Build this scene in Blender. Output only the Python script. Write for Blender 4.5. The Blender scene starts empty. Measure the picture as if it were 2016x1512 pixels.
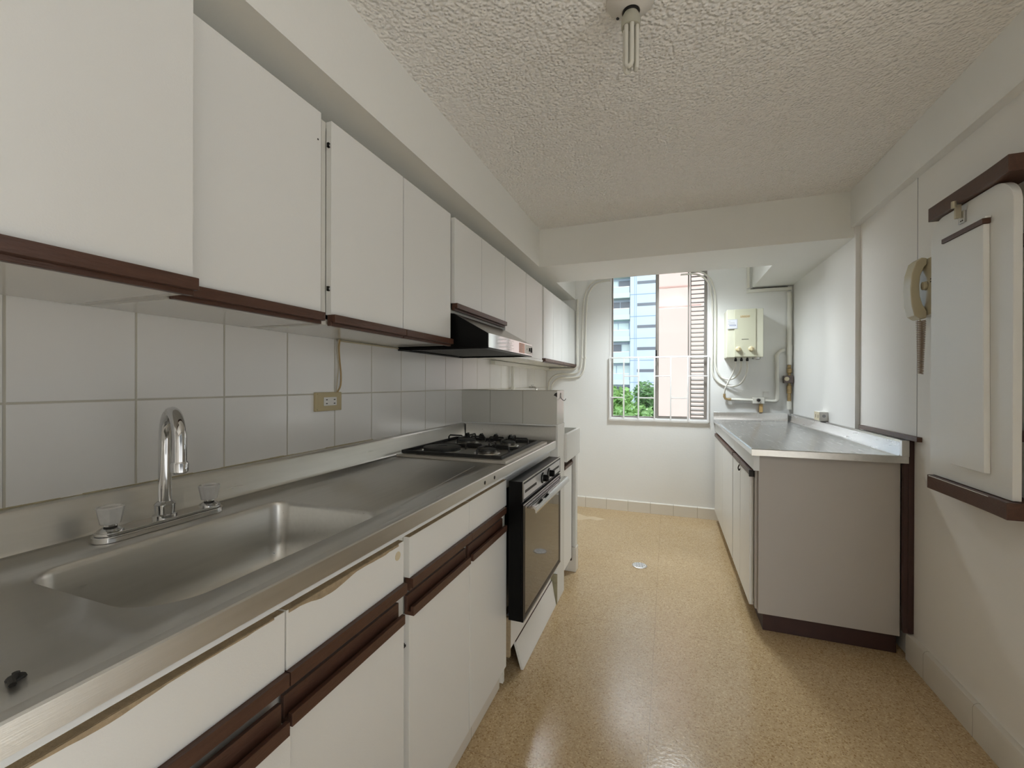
import bpy, bmesh, math, random
from mathutils import Vector, Matrix
random.seed(7)
S = bpy.context.scene
COL = S.collection
PI = math.pi

# ------------------------------------------------------------------ camera
F_PX = 841.34
YAW, PITCH, ROLL, CAM_H = .3499, -.0019, .0027, 1.1598
cam_d = bpy.data.cameras.new('camera')
cam_d.sensor_width = 36.0
cam_d.lens = F_PX / 2016 * 36.0
cam_d.clip_start = .02
cam_d.clip_end = 400
cam = bpy.data.objects.new('camera', cam_d)
COL.objects.link(cam)
fw = Vector((-math.sin(YAW) * math.cos(PITCH), math.cos(YAW) * math.cos(PITCH), math.sin(PITCH)))
r0 = Vector((math.cos(YAW), math.sin(YAW), 0))
u0 = r0.cross(fw)
c_, s_ = math.cos(ROLL), math.sin(ROLL)
R_ = c_ * r0 + s_ * u0
U_ = -s_ * r0 + c_ * u0
m = Matrix((R_, U_, -fw)).transposed().to_4x4()
m.translation = Vector((0, 0, CAM_H))
cam.matrix_world = m
S.camera = cam

# ------------------------------------------------------------------ world: bright sky beyond the window, softer light behind
W = bpy.data.worlds.new('sky')
S.world = W
W.use_nodes = True
nt = W.node_tree
nt.nodes.clear()
SKY_FRONT = 6.5      # open sky above the buildings across the street
SKY_BACK = .10        # shaded sky on the other side of the flat
GLOW_BACK = .50       # low glow added to light the room through the right wall opening
tc = nt.nodes.new('ShaderNodeTexCoord')
sx = nt.nodes.new('ShaderNodeSeparateXYZ')
nt.links.new(tc.outputs['Generated'], sx.inputs[0])
rb_ = nt.nodes.new('ShaderNodeMapRange')
rb_.inputs['From Min'].default_value = -.15
rb_.inputs['From Max'].default_value = .15
rb_.inputs['To Min'].default_value = GLOW_BACK
rb_.inputs['To Max'].default_value = SKY_BACK
nt.links.new(sx.outputs['Z'], rb_.inputs['Value'])
ramp = nt.nodes.new('ShaderNodeMapRange')
ramp.inputs['From Min'].default_value = .2
ramp.inputs['From Max'].default_value = .5
nt.links.new(rb_.outputs[0], ramp.inputs['To Min'])
ramp.inputs['To Max'].default_value = SKY_FRONT
nt.links.new(sx.outputs['Y'], ramp.inputs['Value'])
mixw = nt.nodes.new('ShaderNodeMix')
mixw.data_type = 'RGBA'
rz = nt.nodes.new('ShaderNodeMapRange')
rz.inputs['From Min'].default_value = -.4
rz.inputs['From Max'].default_value = .6
nt.links.new(sx.outputs['Z'], rz.inputs['Value'])
nt.links.new(rz.outputs[0], mixw.inputs['Factor'])
mixw.inputs['A'].default_value = (1.0, .99, .965, 1)
mixw.inputs['B'].default_value = (.93, .98, 1.0, 1)
bg = nt.nodes.new('ShaderNodeBackground')
nt.links.new(mixw.outputs['Result'], bg.inputs['Color'])
SKY_SUNNY = 1.7     # brighter sky over the roofs on the near side, which lights the facades across the street
ry_ = nt.nodes.new('ShaderNodeMapRange')
ry_.inputs['From Min'].default_value = -.5
ry_.inputs['From Max'].default_value = -.85
ry_.inputs['To Max'].default_value = SKY_SUNNY
nt.links.new(sx.outputs['Y'], ry_.inputs['Value'])
rz2 = nt.nodes.new('ShaderNodeMapRange')
rz2.inputs['From Min'].default_value = -.05
rz2.inputs['From Max'].default_value = .1
nt.links.new(sx.outputs['Z'], rz2.inputs['Value'])
mm_ = nt.nodes.new('ShaderNodeMath'); mm_.operation = 'MULTIPLY_ADD'
nt.links.new(ry_.outputs[0], mm_.inputs[0]); nt.links.new(rz2.outputs[0], mm_.inputs[1])
nt.links.new(ramp.outputs[0], mm_.inputs[2])
nt.links.new(mm_.outputs[0], bg.inputs['Strength'])
wo = nt.nodes.new('ShaderNodeOutputWorld')
nt.links.new(bg.outputs[0], wo.inputs[0])

S.view_settings.view_transform = 'Standard'
S.view_settings.look = 'None'
S.view_settings.gamma = 1
S.view_settings.use_curve_mapping = False
S.view_settings.exposure = 1.52
S.cycles.use_denoising = True
S.cycles.max_bounces = 12
S.cycles.diffuse_bounces = 12
S.cycles.sample_clamp_indirect = 6
S.cycles.caustics_reflective = False
S.cycles.caustics_refractive = False

# added fill light, unseen behind the cross beam, to brighten the far end
ll = bpy.data.lights.new('added_fill_spot', 'SPOT')
ll.energy = 34.0; ll.spot_size = math.radians(150); ll.spot_blend = 1.0; ll.shadow_soft_size = .12; ll.color = (.90, .97, 1.0)
lo_ = bpy.data.objects.new('added_fill_spot', ll); COL.objects.link(lo_); lo_.location = (.06, 3.46, 2.14)

# ------------------------------------------------------------------ materials
def new_mat(name):
    mt = bpy.data.materials.new(name)
    mt.use_nodes = True
    n = mt.node_tree
    b = n.nodes['Principled BSDF']
    return mt, n, b

def mat(name, col, rough=.5, metal=0., spec=.5, noise=0., nscale=20., bump=0., bscale=200., coat=0., trans=0., ior=1.45, stretch=None):
    mt, n, b = new_mat(name)
    b.inputs['Base Color'].default_value = (*col, 1)
    b.inputs['Roughness'].default_value = rough
    b.inputs['Metallic'].default_value = metal
    b.inputs['Specular IOR Level'].default_value = spec
    b.inputs['Coat Weight'].default_value = coat
    b.inputs['Coat Roughness'].default_value = .1
    b.inputs['Transmission Weight'].default_value = trans
    b.inputs['IOR'].default_value = ior
    geo = n.nodes.new('ShaderNodeNewGeometry')
    src = geo.outputs['Position']
    if stretch:
        mp = n.nodes.new('ShaderNodeMapping')
        mp.inputs['Scale'].default_value = stretch
        n.links.new(src, mp.inputs[0])
        src = mp.outputs[0]
    if noise:
        t = n.nodes.new('ShaderNodeTexNoise')
        t.inputs['Scale'].default_value = nscale
        t.inputs['Detail'].default_value = 5
        n.links.new(src, t.inputs['Vector'])
        mx = n.nodes.new('ShaderNodeMix'); mx.data_type = 'RGBA'
        mx.inputs['A'].default_value = (*[c * (1 - noise) for c in col], 1)
        mx.inputs['B'].default_value = (*[min(1, c * (1 + noise)) for c in col], 1)
        n.links.new(t.outputs['Fac'], mx.inputs['Factor'])
        n.links.new(mx.outputs['Result'], b.inputs['Base Color'])
        mr = n.nodes.new('ShaderNodeMapRange')
        mr.inputs['To Min'].default_value = max(.02, rough * .8)
        mr.inputs['To Max'].default_value = min(1, rough * 1.25)
        n.links.new(t.outputs['Fac'], mr.inputs['Value'])
        n.links.new(mr.outputs[0], b.inputs['Roughness'])
    if bump:
        t2 = n.nodes.new('ShaderNodeTexNoise')
        t2.inputs['Scale'].default_value = bscale
        t2.inputs['Detail'].default_value = 3
        n.links.new(src, t2.inputs['Vector'])
        bp = n.nodes.new('ShaderNodeBump')
        bp.inputs['Strength'].default_value = bump
        bp.inputs['Distance'].default_value = .004
        n.links.new(t2.outputs['Fac'], bp.inputs['Height'])
        n.links.new(bp.outputs[0], b.inputs['Normal'])
    return mt

def tile_mat(name, col, grout, rough, axes, offs, sizes, gw, noise=.03, nscale=3., bump=.6):
    """square tiles with grout lines on world axes"""
    mt, n, b = new_mat(name)
    geo = n.nodes.new('ShaderNodeNewGeometry')
    sp = n.nodes.new('ShaderNodeSeparateXYZ')
    n.links.new(geo.outputs['Position'], sp.inputs[0])
    nz = n.nodes.new('ShaderNodeTexNoise'); nz.inputs['Scale'].default_value = 9
    n.links.new(geo.outputs['Position'], nz.inputs['Vector'])
    outs = []
    for a, o, sz in zip(axes, offs, sizes):
        q = n.nodes.new('ShaderNodeMath'); q.operation = 'SUBTRACT'
        n.links.new(sp.outputs[a], q.inputs[0]); q.inputs[1].default_value = o
        w = n.nodes.new('ShaderNodeMath'); w.operation = 'PINGPONG'
        n.links.new(q.outputs[0], w.inputs[0]); w.inputs[1].default_value = sz / 2
        l = n.nodes.new('ShaderNodeMapRange')
        l.inputs['From Min'].default_value = gw * .7
        l.inputs['From Max'].default_value = gw * 1.25
        n.links.new(w.outputs[0], l.inputs['Value'])
        outs.append(l.outputs[0])
    k = outs[0]
    for o2 in outs[1:]:
        mn = n.nodes.new('ShaderNodeMath'); mn.operation = 'MINIMUM'
        n.links.new(k, mn.inputs[0]); n.links.new(o2, mn.inputs[1]); k = mn.outputs[0]
    t = n.nodes.new('ShaderNodeTexNoise'); t.inputs['Scale'].default_value = nscale
    n.links.new(geo.outputs['Position'], t.inputs['Vector'])
    mx = n.nodes.new('ShaderNodeMix'); mx.data_type = 'RGBA'
    mx.inputs['A'].default_value = (*[c * (1 - noise) for c in col], 1)
    mx.inputs['B'].default_value = (*[min(1, c * (1 + noise)) for c in col], 1)
    n.links.new(t.outputs['Fac'], mx.inputs['Factor'])
    gm = n.nodes.new('ShaderNodeMix'); gm.data_type = 'RGBA'
    gm.inputs['A'].default_value = (*[c * .62 for c in grout], 1); gm.inputs['B'].default_value = (*grout, 1)
    n.links.new(nz.outputs['Fac'], gm.inputs['Factor'])
    m2 = n.nodes.new('ShaderNodeMix'); m2.data_type = 'RGBA'
    n.links.new(k, m2.inputs['Factor'])
    n.links.new(gm.outputs['Result'], m2.inputs['A']); n.links.new(mx.outputs['Result'], m2.inputs['B'])
    n.links.new(m2.outputs['Result'], b.inputs['Base Color'])
    rr = n.nodes.new('ShaderNodeMapRange')
    rr.inputs['To Min'].default_value = .8; rr.inputs['To Max'].default_value = rough
    n.links.new(k, rr.inputs['Value']); n.links.new(rr.outputs[0], b.inputs['Roughness'])
    wv = n.nodes.new('ShaderNodeTexNoise'); wv.inputs['Scale'].default_value = 14
    n.links.new(geo.outputs['Position'], wv.inputs['Vector'])
    ad = n.nodes.new('ShaderNodeMath'); ad.operation = 'MULTIPLY_ADD'
    n.links.new(wv.outputs['Fac'], ad.inputs[0]); ad.inputs[1].default_value = .35
    n.links.new(k, ad.inputs[2])
    bp = n.nodes.new('ShaderNodeBump'); bp.inputs['Strength'].default_value = bump
    bp.inputs['Distance'].default_value = .0015
    n.links.new(ad.outputs[0], bp.inputs['Height']); n.links.new(bp.outputs[0], b.inputs['Normal'])
    return mt

M = {}
M['wall'] = mat('wall_paint', (.81, .82, .815), .42, noise=.03, nscale=2.5, bump=.12, bscale=60)
M['wall_gloss'] = mat('gloss_wall_paint', (.80, .79, .765), .5, noise=.03, nscale=2.5, bump=.12, bscale=25)
M['wall_column'] = mat('glossy_column_paint', (.80, .80, .785), .3, noise=.03, nscale=2.5, bump=.12, bscale=14)
M['beam'] = mat('beam_paint', (.82, .825, .80), .5, noise=.03, nscale=3, bump=.15, bscale=60)
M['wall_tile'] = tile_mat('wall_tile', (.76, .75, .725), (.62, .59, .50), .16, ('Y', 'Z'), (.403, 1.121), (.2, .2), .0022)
M['part_tile'] = tile_mat('partition_tile', (.52, .51, .46), (.42, .39, .31), .16, ('X', 'Z'), (-.738, 1.121), (.192, .2), .0015)  # darker copy of the wall tile, shade of the camera-facing side put into its colour
M['bb_far'] = tile_mat('baseboard_tile_far', (.71, .68, .62), (.5, .45, .36), .35, ('X',), (-.723,), (.1928,), .0016)
M['bb_side'] = tile_mat('baseboard_tile_side', (.66, .63, .57), (.42, .38, .31), .35, ('Y',), (1.84,), (.29,), .001)
M['laminate'] = mat('white_laminate', (.745, .75, .735), .32, noise=.015, nscale=3, bump=.06, bscale=350)
M['carcass'] = mat('carcass_board', (.66, .65, .61), .45, noise=.02, nscale=4)
M['under'] = mat('cabinet_underside', (.66, .65, .60), .12)
M['apron_white'] = mat('white_enamel_rail', (.66, .68, .69), .3)
M['brown'] = mat('brown_wood_handle', (.078, .036, .023), .38, noise=.35, nscale=40, stretch=(3, .6, 3), bump=.2, bscale=90)
M['darkbrown'] = mat('dark_brown_paint', (.045, .02, .017), .45, noise=.3, nscale=25)
M['chip'] = mat('exposed_chipboard', (.36, .28, .18), .85, noise=.35, nscale=90, bump=.6, bscale=250)
M['steel'] = mat('brushed_steel', (.66, .65, .62), .3, metal=.95, noise=.08, nscale=7, stretch=(14, .8, 14), bump=.04, bscale=50)
M['steel_r'] = mat('brushed_steel_pale', (.74, .74, .74), .25, metal=.95, noise=.10, nscale=7, stretch=(10, 1, 10), bump=.05, bscale=25)
M['chrome'] = mat('chrome', (.62, .62, .62), .07, metal=1)
M['chrome_sat'] = mat('satin_metal', (.55, .54, .52), .25, metal=1)
M['black'] = mat('black_enamel', (.004, .004, .004), .3, spec=.15)
M['black_matte'] = mat('black_cast_iron', (.012, .011, .010), .5, bump=.3, bscale=300)
M['plate'] = mat('hotplate_iron', (.03, .03, .028), .55, bump=.2, bscale=400)
M['hobsteel'] = mat('hob_enamel', (.20, .19, .17), .28, metal=.8)
M['acrylic'] = mat('clear_acrylic', (.93, .92, .89), .15, trans=.4, ior=1.49, noise=.1, nscale=120)
M['cream'] = mat('cream_plastic', (.60, .53, .38), .35)
M['outlet_tan'] = mat('tan_outlet_plastic', (.50, .42, .25), .4)
M['outlet_white'] = mat('white_outlet_plastic', (.72, .71, .68), .4)
M['slot'] = mat('dark_slot', (.02, .018, .016), .6)
M['phone'] = mat('ivory_phone_plastic', (.55, .50, .36), .22)
M['pvc'] = mat('white_painted_pipe', (.74, .73, .67), .35)
M['hose'] = mat('white_hose', (.80, .80, .76), .3)
M['brass'] = mat('brass', (.42, .31, .16), .4, metal=.7, noise=.3, nscale=60)
M['regulator'] = mat('grey_regulator', (.13, .10, .09), .5, noise=.4, nscale=80)
M['heater'] = mat('heater_enamel', (.66, .66, .54), .35)
M['heater_in'] = mat('heater_center_enamel', (.58, .58, .45), .35)
M['gold'] = mat('gold_print', (.42, .30, .10), .4)
M['knob_cream'] = mat('heater_knob', (.66, .58, .38), .35)
M['sticker'] = mat('sticker_paper', (.66, .68, .74), .5)
M['ink'] = mat('sticker_ink', (.22, .25, .38), .6)
M['greyink'] = mat('sticker_ink_grey', (.35, .35, .36), .6)
M['copper'] = mat('tan_plastic_tube', (.62, .42, .18), .35)
M['bulb_white'] = mat('unlit_bulb_glass', (.62, .61, .55), .15, coat=.5)
M['bulb_base'] = mat('bulb_base_plastic', (.42, .41, .34), .4)
M['canopy'] = mat('white_ceiling_rose', (.60, .58, .54), .4)
M['win_frame'] = mat('aluminium_frame', (.27, .25, .23), .35, metal=.5)
M['win_white'] = mat('white_window_paint', (.80, .80, .80), .4)
M['louver'] = mat('louver_blade', (.13, .115, .095), .5, metal=.0)
M['cement'] = mat('painted_cement', (.66, .66, .63), .5, noise=.05, nscale=12)
M['dirty'] = mat('dirty_plaster', (.30, .27, .17), .8, noise=.4, nscale=40)
M['drain_white'] = mat('drain_cover', (.70, .70, .70), .3)
M['alu_panel'] = mat('oven_panel_aluminium', (.60, .60, .61), .35, metal=.6)
M['oven_glass'] = mat('oven_glass', (.05, .042, .032), .04, spec=.6, coat=.3)
M['leafm'] = mat('leaf', (.10, .25, .05), .6, noise=.5, nscale=3)
M['leafm2'] = mat('leaf_dark', (.07, .19, .06), .6, noise=.5, nscale=3)
M['bark'] = mat('bark', (.16, .11, .07), .9)
M['pink'] = mat('pink_render', (.56, .46, .43), .85, noise=.06, nscale=1.2)
M['pink_g'] = mat('pink_groove', (.45, .30, .27), .9)
M['blue_wall'] = mat('pale_blue_render', (.46, .57, .68), .85, noise=.08, nscale=.8)
M['blue_line'] = mat('panel_joint', (.22, .34, .50), .9)
M['balc'] = mat('balcony_band', (.48, .62, .60), .8)
M['balc_rail'] = mat('balcony_rail', (.42, .56, .72), .5)
M['bwin'] = mat('dark_opening', (.10, .13, .17), .3)
M['bcurtain'] = mat('white_blind', (.62, .78, .80), .6)
M['street'] = mat('street_paving', (.25, .25, .24), .9)

def glass_mat():
    mt, n, b = new_mat('window_glass')
    tr = n.nodes.new('ShaderNodeBsdfTransparent')
    gl = n.nodes.new('ShaderNodeBsdfGlossy'); gl.inputs['Roughness'].default_value = .02
    fz = n.nodes.new('ShaderNodeFresnel'); fz.inputs['IOR'].default_value = 1.35
    mx = n.nodes.new('ShaderNodeMixShader')
    n.links.new(fz.outputs[0], mx.inputs[0]); n.links.new(tr.outputs[0], mx.inputs[1]); n.links.new(gl.outputs[0], mx.inputs[2])
    n.links.new(mx.outputs[0], n.nodes['Material Output'].inputs['Surface'])
    return mt
M['glass'] = glass_mat()

def ceiling_mat():
    mt, n, b = new_mat('stippled_ceiling')
    geo = n.nodes.new('ShaderNodeNewGeometry')
    v = n.nodes.new('ShaderNodeTexVoronoi'); v.inputs['Scale'].default_value = 100
    v.feature = 'SMOOTH_F1'
    nz = n.nodes.new('ShaderNodeTexNoise'); nz.inputs['Scale'].default_value = 60; nz.inputs['Detail'].default_value = 3
    n.links.new(geo.outputs['Position'], v.inputs['Vector']); n.links.new(geo.outputs['Position'], nz.inputs['Vector'])
    mu = n.nodes.new('ShaderNodeMath'); mu.operation = 'MULTIPLY_ADD'
    n.links.new(nz.outputs['Fac'], mu.inputs[0]); mu.inputs[1].default_value = .45
    sb = n.nodes.new('ShaderNodeMath'); sb.operation = 'SUBTRACT'; sb.inputs[0].default_value = 1
    n.links.new(v.outputs['Distance'], sb.inputs[1]); n.links.new(sb.outputs[0], mu.inputs[2])
    bp = n.nodes.new('ShaderNodeBump'); bp.inputs['Strength'].default_value = 1.0; bp.inputs['Distance'].default_value = .012
    n.links.new(mu.outputs[0], bp.inputs['Height']); n.links.new(bp.outputs[0], b.inputs['Normal'])
    b.inputs['Base Color'].default_value = (.90, .895, .875, 1)
    b.inputs['Roughness'].default_value = .75
    return mt
M['ceiling'] = ceiling_mat()

def floor_mat():
    mt, n, b = new_mat('speckled_floor')
    geo = n.nodes.new('ShaderNodeNewGeometry')
    P = geo.outputs['Position']
    v = n.nodes.new('ShaderNodeTexVoronoi'); v.inputs['Scale'].default_value = 230
    n.links.new(P, v.inputs['Vector'])
    cr = n.nodes.new('ShaderNodeValToRGB')
    sp = n.nodes.new('ShaderNodeSeparateColor'); n.links.new(v.outputs['Color'], sp.inputs[0])
    n.links.new(sp.outputs[0], cr.inputs[0])
    e = cr.color_ramp.elements
    e[0].position = 0; e[0].color = (.34, .215, .10, 1)
    e[1].position = 1; e[1].color = (.66, .52, .32, 1)
    for p, c in ((.10, (.42, .29, .145, 1)), (.22, (.50, .37, .215, 1)), (.8, (.54, .405, .245, 1))):
        q = cr.color_ramp.elements.new(p); q.color = c
    # sparse dark grains
    v2 = n.nodes.new('ShaderNodeTexVoronoi'); v2.inputs['Scale'].default_value = 60
    n.links.new(P, v2.inputs['Vector'])
    lt = n.nodes.new('ShaderNodeMapRange'); lt.inputs['From Min'].default_value = .10; lt.inputs['From Max'].default_value = .16
    n.links.new(v2.outputs['Distance'], lt.inputs['Value'])
    m1 = n.nodes.new('ShaderNodeMix'); m1.data_type = 'RGBA'
    n.links.new(lt.outputs[0], m1.inputs['Factor'])
    m1.inputs['A'].default_value = (.30, .20, .11, 1); n.links.new(cr.outputs[0], m1.inputs['B'])
    # large tonal patches
    nz = n.nodes.new('ShaderNodeTexNoise'); nz.inputs['Scale'].default_value = 1.6; nz.inputs['Detail'].default_value = 3
    n.links.new(P, nz.inputs['Vector'])
    hs = n.nodes.new('ShaderNodeMix'); hs.data_type = 'RGBA'; hs.blend_type = 'MULTIPLY'
    hs.inputs['Factor'].default_value = 1
    r2 = n.nodes.new('ShaderNodeValToRGB'); n.links.new(nz.outputs['Fac'], r2.inputs[0])
    r2.color_ramp.elements[0].position = .3; r2.color_ramp.elements[0].color = (.9, .87, .80, 1)
    r2.color_ramp.elements[1].position = .7; r2.color_ramp.elements[1].color = (1, 1, 1, 1)
    n.links.new(m1.outputs['Result'], hs.inputs['A']); n.links.new(r2.outputs[0], hs.inputs['B'])
    # seams
    sx = n.nodes.new('ShaderNodeSeparateXYZ'); n.links.new(P, sx.inputs[0])
    ks = []
    for ax, off, sz in (('X', -.055, .9), ('Y', 2.12, .9)):
        q = n.nodes.new('ShaderNodeMath'); q.operation = 'SUBTRACT'; n.links.new(sx.outputs[ax], q.inputs[0]); q.inputs[1].default_value = off
        w = n.nodes.new('ShaderNodeMath'); w.operation = 'PINGPONG'; n.links.new(q.outputs[0], w.inputs[0]); w.inputs[1].default_value = sz / 2
        l = n.nodes.new('ShaderNodeMapRange'); l.inputs['From Min'].default_value = .0004; l.inputs['From Max'].default_value = .0012
        n.links.new(w.outputs[0], l.inputs['Value']); ks.append(l.outputs[0])
    mn = n.nodes.new('ShaderNodeMath'); mn.operation = 'MINIMUM'
    n.links.new(ks[0], mn.inputs[0]); n.links.new(ks[1], mn.inputs[1])
    m3 = n.nodes.new('ShaderNodeMix'); m3.data_type = 'RGBA'
    n.links.new(mn.outputs[0], m3.inputs['Factor']); m3.inputs['A'].default_value = (.30, .20, .11, 1)
    n.links.new(hs.outputs['Result'], m3.inputs['B'])
    n.links.new(m3.outputs['Result'], b.inputs['Base Color'])
    b.inputs['Roughness'].default_value = .2
    b.inputs['Specular IOR Level'].default_value = .55
    bn = n.nodes.new('ShaderNodeTexNoise'); bn.inputs['Scale'].default_value = 90; bn.inputs['Detail'].default_value = 3
    n.links.new(P, bn.inputs['Vector'])
    bp = n.nodes.new('ShaderNodeBump'); bp.inputs['Strength'].default_value = .25; bp.inputs['Distance'].default_value = .0015
    n.links.new(bn.outputs['Fac'], bp.inputs['Height']); n.links.new(bp.outputs[0], b.inputs['Normal'])
    return mt
M['floor'] = floor_mat()

# ------------------------------------------------------------------ mesh helpers
class MB:
    def __init__(s):
        s.bm = bmesh.new(); s.idx = 0
    def mi(s, i):
        s.idx = i; return s
    def _f(s, vs):
        try:
            f = s.bm.faces.new(vs); f.material_index = s.idx; return f
        except ValueError:
            return None
    def box(s, x0, x1, y0, y1, z0, z1):
        v = [s.bm.verts.new((x, y, z)) for x in (x0, x1) for y in (y0, y1) for z in (z0, z1)]
        for q in ((0, 1, 3, 2), (4, 6, 7, 5), (0, 4, 5, 1), (2, 3, 7, 6), (0, 2, 6, 4), (1, 5, 7, 3)):
            s._f([v[i] for i in q])
        return s
    def hexa(s, p):
        """8 points, same order as box: x0y0z0,x0y0z1,x0y1z0,x0y1z1,x1..."""
        v = [s.bm.verts.new(q) for q in p]
        for q in ((0, 1, 3, 2), (4, 6, 7, 5), (0, 4, 5, 1), (2, 3, 7, 6), (0, 2, 6, 4), (1, 5, 7, 3)):
            s._f([v[i] for i in q])
        return s
    def prism(s, pts, a, b, axis='y'):
        """2D outline pts extruded along axis from a to b. axis y: pts=(x,z); x: (y,z); z: (x,y)"""
        def mk(p, t):
            return (p[0], t, p[1]) if axis == 'y' else (t, p[0], p[1]) if axis == 'x' else (p[0], p[1], t)
        A = [s.bm.verts.new(mk(p, a)) for p in pts]; B = [s.bm.verts.new(mk(p, b)) for p in pts]
        n = len(pts)
        s._f(A); s._f(B[::-1])
        for i in range(n):
            s._f([A[i], B[i], B[(i + 1) % n], A[(i + 1) % n]])
        return s
    def tube(s, pts, r, seg=10, cap=True):
        pts = [Vector(p) for p in pts]
        rr = r if isinstance(r, (list, tuple)) else [r] * len(pts)
        rings = []
        prev = None
        for i, p in enumerate(pts):
            d = (pts[min(i + 1, len(pts) - 1)] - pts[max(i - 1, 0)]).normalized()
            if prev is None:
                n_ = d.orthogonal().normalized()
            else:
                n_ = (prev - d * prev.dot(d))
                n_ = n_.normalized() if n_.length > 1e-6 else d.orthogonal().normalized()
            prev = n_
            b_ = d.cross(n_)
            rings.append([s.bm.verts.new(p + rr[i] * (math.cos(2 * PI * k / seg) * n_ + math.sin(2 * PI * k / seg) * b_)) for k in range(seg)])
        for a, b in zip(rings, rings[1:]):
            for k in range(seg):
                s._f([a[k], a[(k + 1) % seg], b[(k + 1) % seg], b[k]])
        if cap:
            s._f(rings[0][::-1]); s._f(rings[-1])
        return s
    def lathe(s, prof, c=(0, 0, 0), axis='z', seg=24):
        """prof: list of (r, h)"""
        c = Vector(c)
        def mk(r, h, a):
            x, y = r * math.cos(a), r * math.sin(a)
            v = {'z': Vector((x, y, h)), 'x': Vector((h, x, y)), 'y': Vector((x, h, y))}[axis]
            return c + v
        rings = []
        for r, h in prof:
            if r < 1e-6:
                rings.append([s.bm.verts.new(mk(0, h, 0))])
            else:
                rings.append([s.bm.verts.new(mk(r, h, 2 * PI * k / seg)) for k in range(seg)])
        for a, b in zip(rings, rings[1:]):
            for k in range(seg):
                if len(a) == 1 and len(b) == 1: continue
                if len(a) == 1: s._f([a[0], b[(k + 1) % seg], b[k]])
                elif len(b) == 1: s._f([a[k], a[(k + 1) % seg], b[0]])
                else: s._f([a[k], a[(k + 1) % seg], b[(k + 1) % seg], b[k]])
        if len(rings[0]) > 1: s._f(rings[0][::-1])
        if len(rings[-1]) > 1: s._f(rings[-1])
        return s
    def build(s, name, mats, parent=None, bevel=0, loc=None, segs=2, smooth=True, angle=35):
        bmesh.ops.recalc_face_normals(s.bm, faces=s.bm.faces)
        me = bpy.data.meshes.new(name)
        s.bm.to_mesh(me); s.bm.free()
        if not isinstance(mats, (list, tuple)): mats = [mats]
        for q in mats: me.materials.append(q)
        if smooth:
            for p in me.polygons: p.use_smooth = True
            me.set_sharp_from_angle(angle=math.radians(angle))
        o = bpy.data.objects.new(name, me)
        COL.objects.link(o)
        if loc is not None:
            lv = Vector(loc)
            me.transform(Matrix.Translation(-lv)); o.location = lv
        if parent is not None:
            o.parent = parent
            o.matrix_parent_inverse = Matrix.Identity(4)
            # parts are authored in world coordinates: shift into the parent's frame
            me.transform(parent_world(parent).inverted() @ (Matrix.Translation(Vector(loc)) if loc is not None else Matrix.Identity(4)))
            o.location = (0, 0, 0)
        if bevel:
            b = o.modifiers.new('bevel', 'BEVEL'); b.width = bevel; b.segments = segs; b.limit_method = 'ANGLE'; b.angle_limit = math.radians(40)
            b.harden_normals = True
        return o

def parent_world(p):
    mm = Matrix.Identity(4)
    while p is not None:
        mm = p.matrix_basis @ mm
        p = p.parent
    return mm

def tag(o, label, cat, group=None):
    o['label'] = label; o['category'] = cat
    if group: o['group'] = group
    return o
def thing(name, label, cat, loc, group=None):
    o = bpy.data.objects.new(name, None); COL.objects.link(o)
    o.empty_display_size = .05
    o.location = loc
    return tag(o, label, cat, group)
def struct(o, label=None, cat=None):
    o['kind'] = 'structure'
    if label: o['label'] = label
    if cat: o['category'] = cat
    return o
def box(name, mt, x0, x1, y0, y1, z0, z1, parent=None, bevel=0):
    return MB().box(x0, x1, y0, y1, z0, z1).build(name, mt, parent, bevel)

def arc(c, r, a0, a1, n, plane='xz', y=0):
    out = []
    for i in range(n + 1):
        a = a0 + (a1 - a0) * i / n
        p, q = c[0] + r * math.cos(a), c[1] + r * math.sin(a)
        out.append((p, y, q) if plane == 'xz' else (y, p, q) if plane == 'yz' else (p, q, y))
    return out
def smooth_path(pts, n=6):
    """Catmull-Rom through points"""
    P = [Vector(p) for p in pts]
    P = [P[0] * 2 - P[1]] + P + [P[-1] * 2 - P[-2]]
    out = []
    for i in range(1, len(P) - 2):
        for k in range(n):
            t = k / n
            a, b, c, d = P[i - 1:i + 3]
            out.append(.5 * ((2 * b) + (c - a) * t + (2 * a - 5 * b + 4 * c - d) * t * t + (3 * b - a - 3 * c + d) * t ** 3))
    out.append(P[-2])
    return out
def text_mesh(body, size, mt, parent, origin, xdir, updir, name='lettering', shear=0, extrude=.0004):
    cu = bpy.data.curves.new('t', 'FONT'); cu.body = body; cu.size = size; cu.extrude = extrude; cu.shear = shear
    cu.align_x = 'CENTER'; cu.align_y = 'CENTER'
    to = bpy.data.objects.new('t', cu); COL.objects.link(to)
    dg = bpy.context.evaluated_depsgraph_get()
    me = bpy.data.meshes.new_from_object(to.evaluated_get(dg))
    bpy.data.objects.remove(to)
    x = Vector(xdir).normalized(); u = Vector(updir).normalized(); z = x.cross(u)
    mm = Matrix((x, u, z)).transposed().to_4x4(); mm.translation = Vector(origin)
    me.transform(parent_world(parent).inverted() @ mm)
    me.materials.clear(); me.materials.append(mt)
    o = bpy.data.objects.new(name, me); COL.objects.link(o); o.parent = parent
    return o

# ------------------------------------------------------------------ room shell
XL, XN, XC = -1.105, .965, .945     # tiled wall, near right wall, column of the right wall
ZC, ZB = 2.208, 1.955               # ceiling, underside of beams
YB0, YB1, YF, YK = 2.812, 3.292, 4.018, -1.3
struct(box('floor', M['floor'], XL - .1, XN + .15, YK, YF + .15, -.06, 0))
struct(box('ceiling', M['ceiling'], XL - .1, XN + .15, YK, YF + .15, ZC, ZC + .08))
struct(box('wall_left', M['wall_tile'], XL - .12, XL, YK, YF + .15, 0, ZC))
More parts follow.
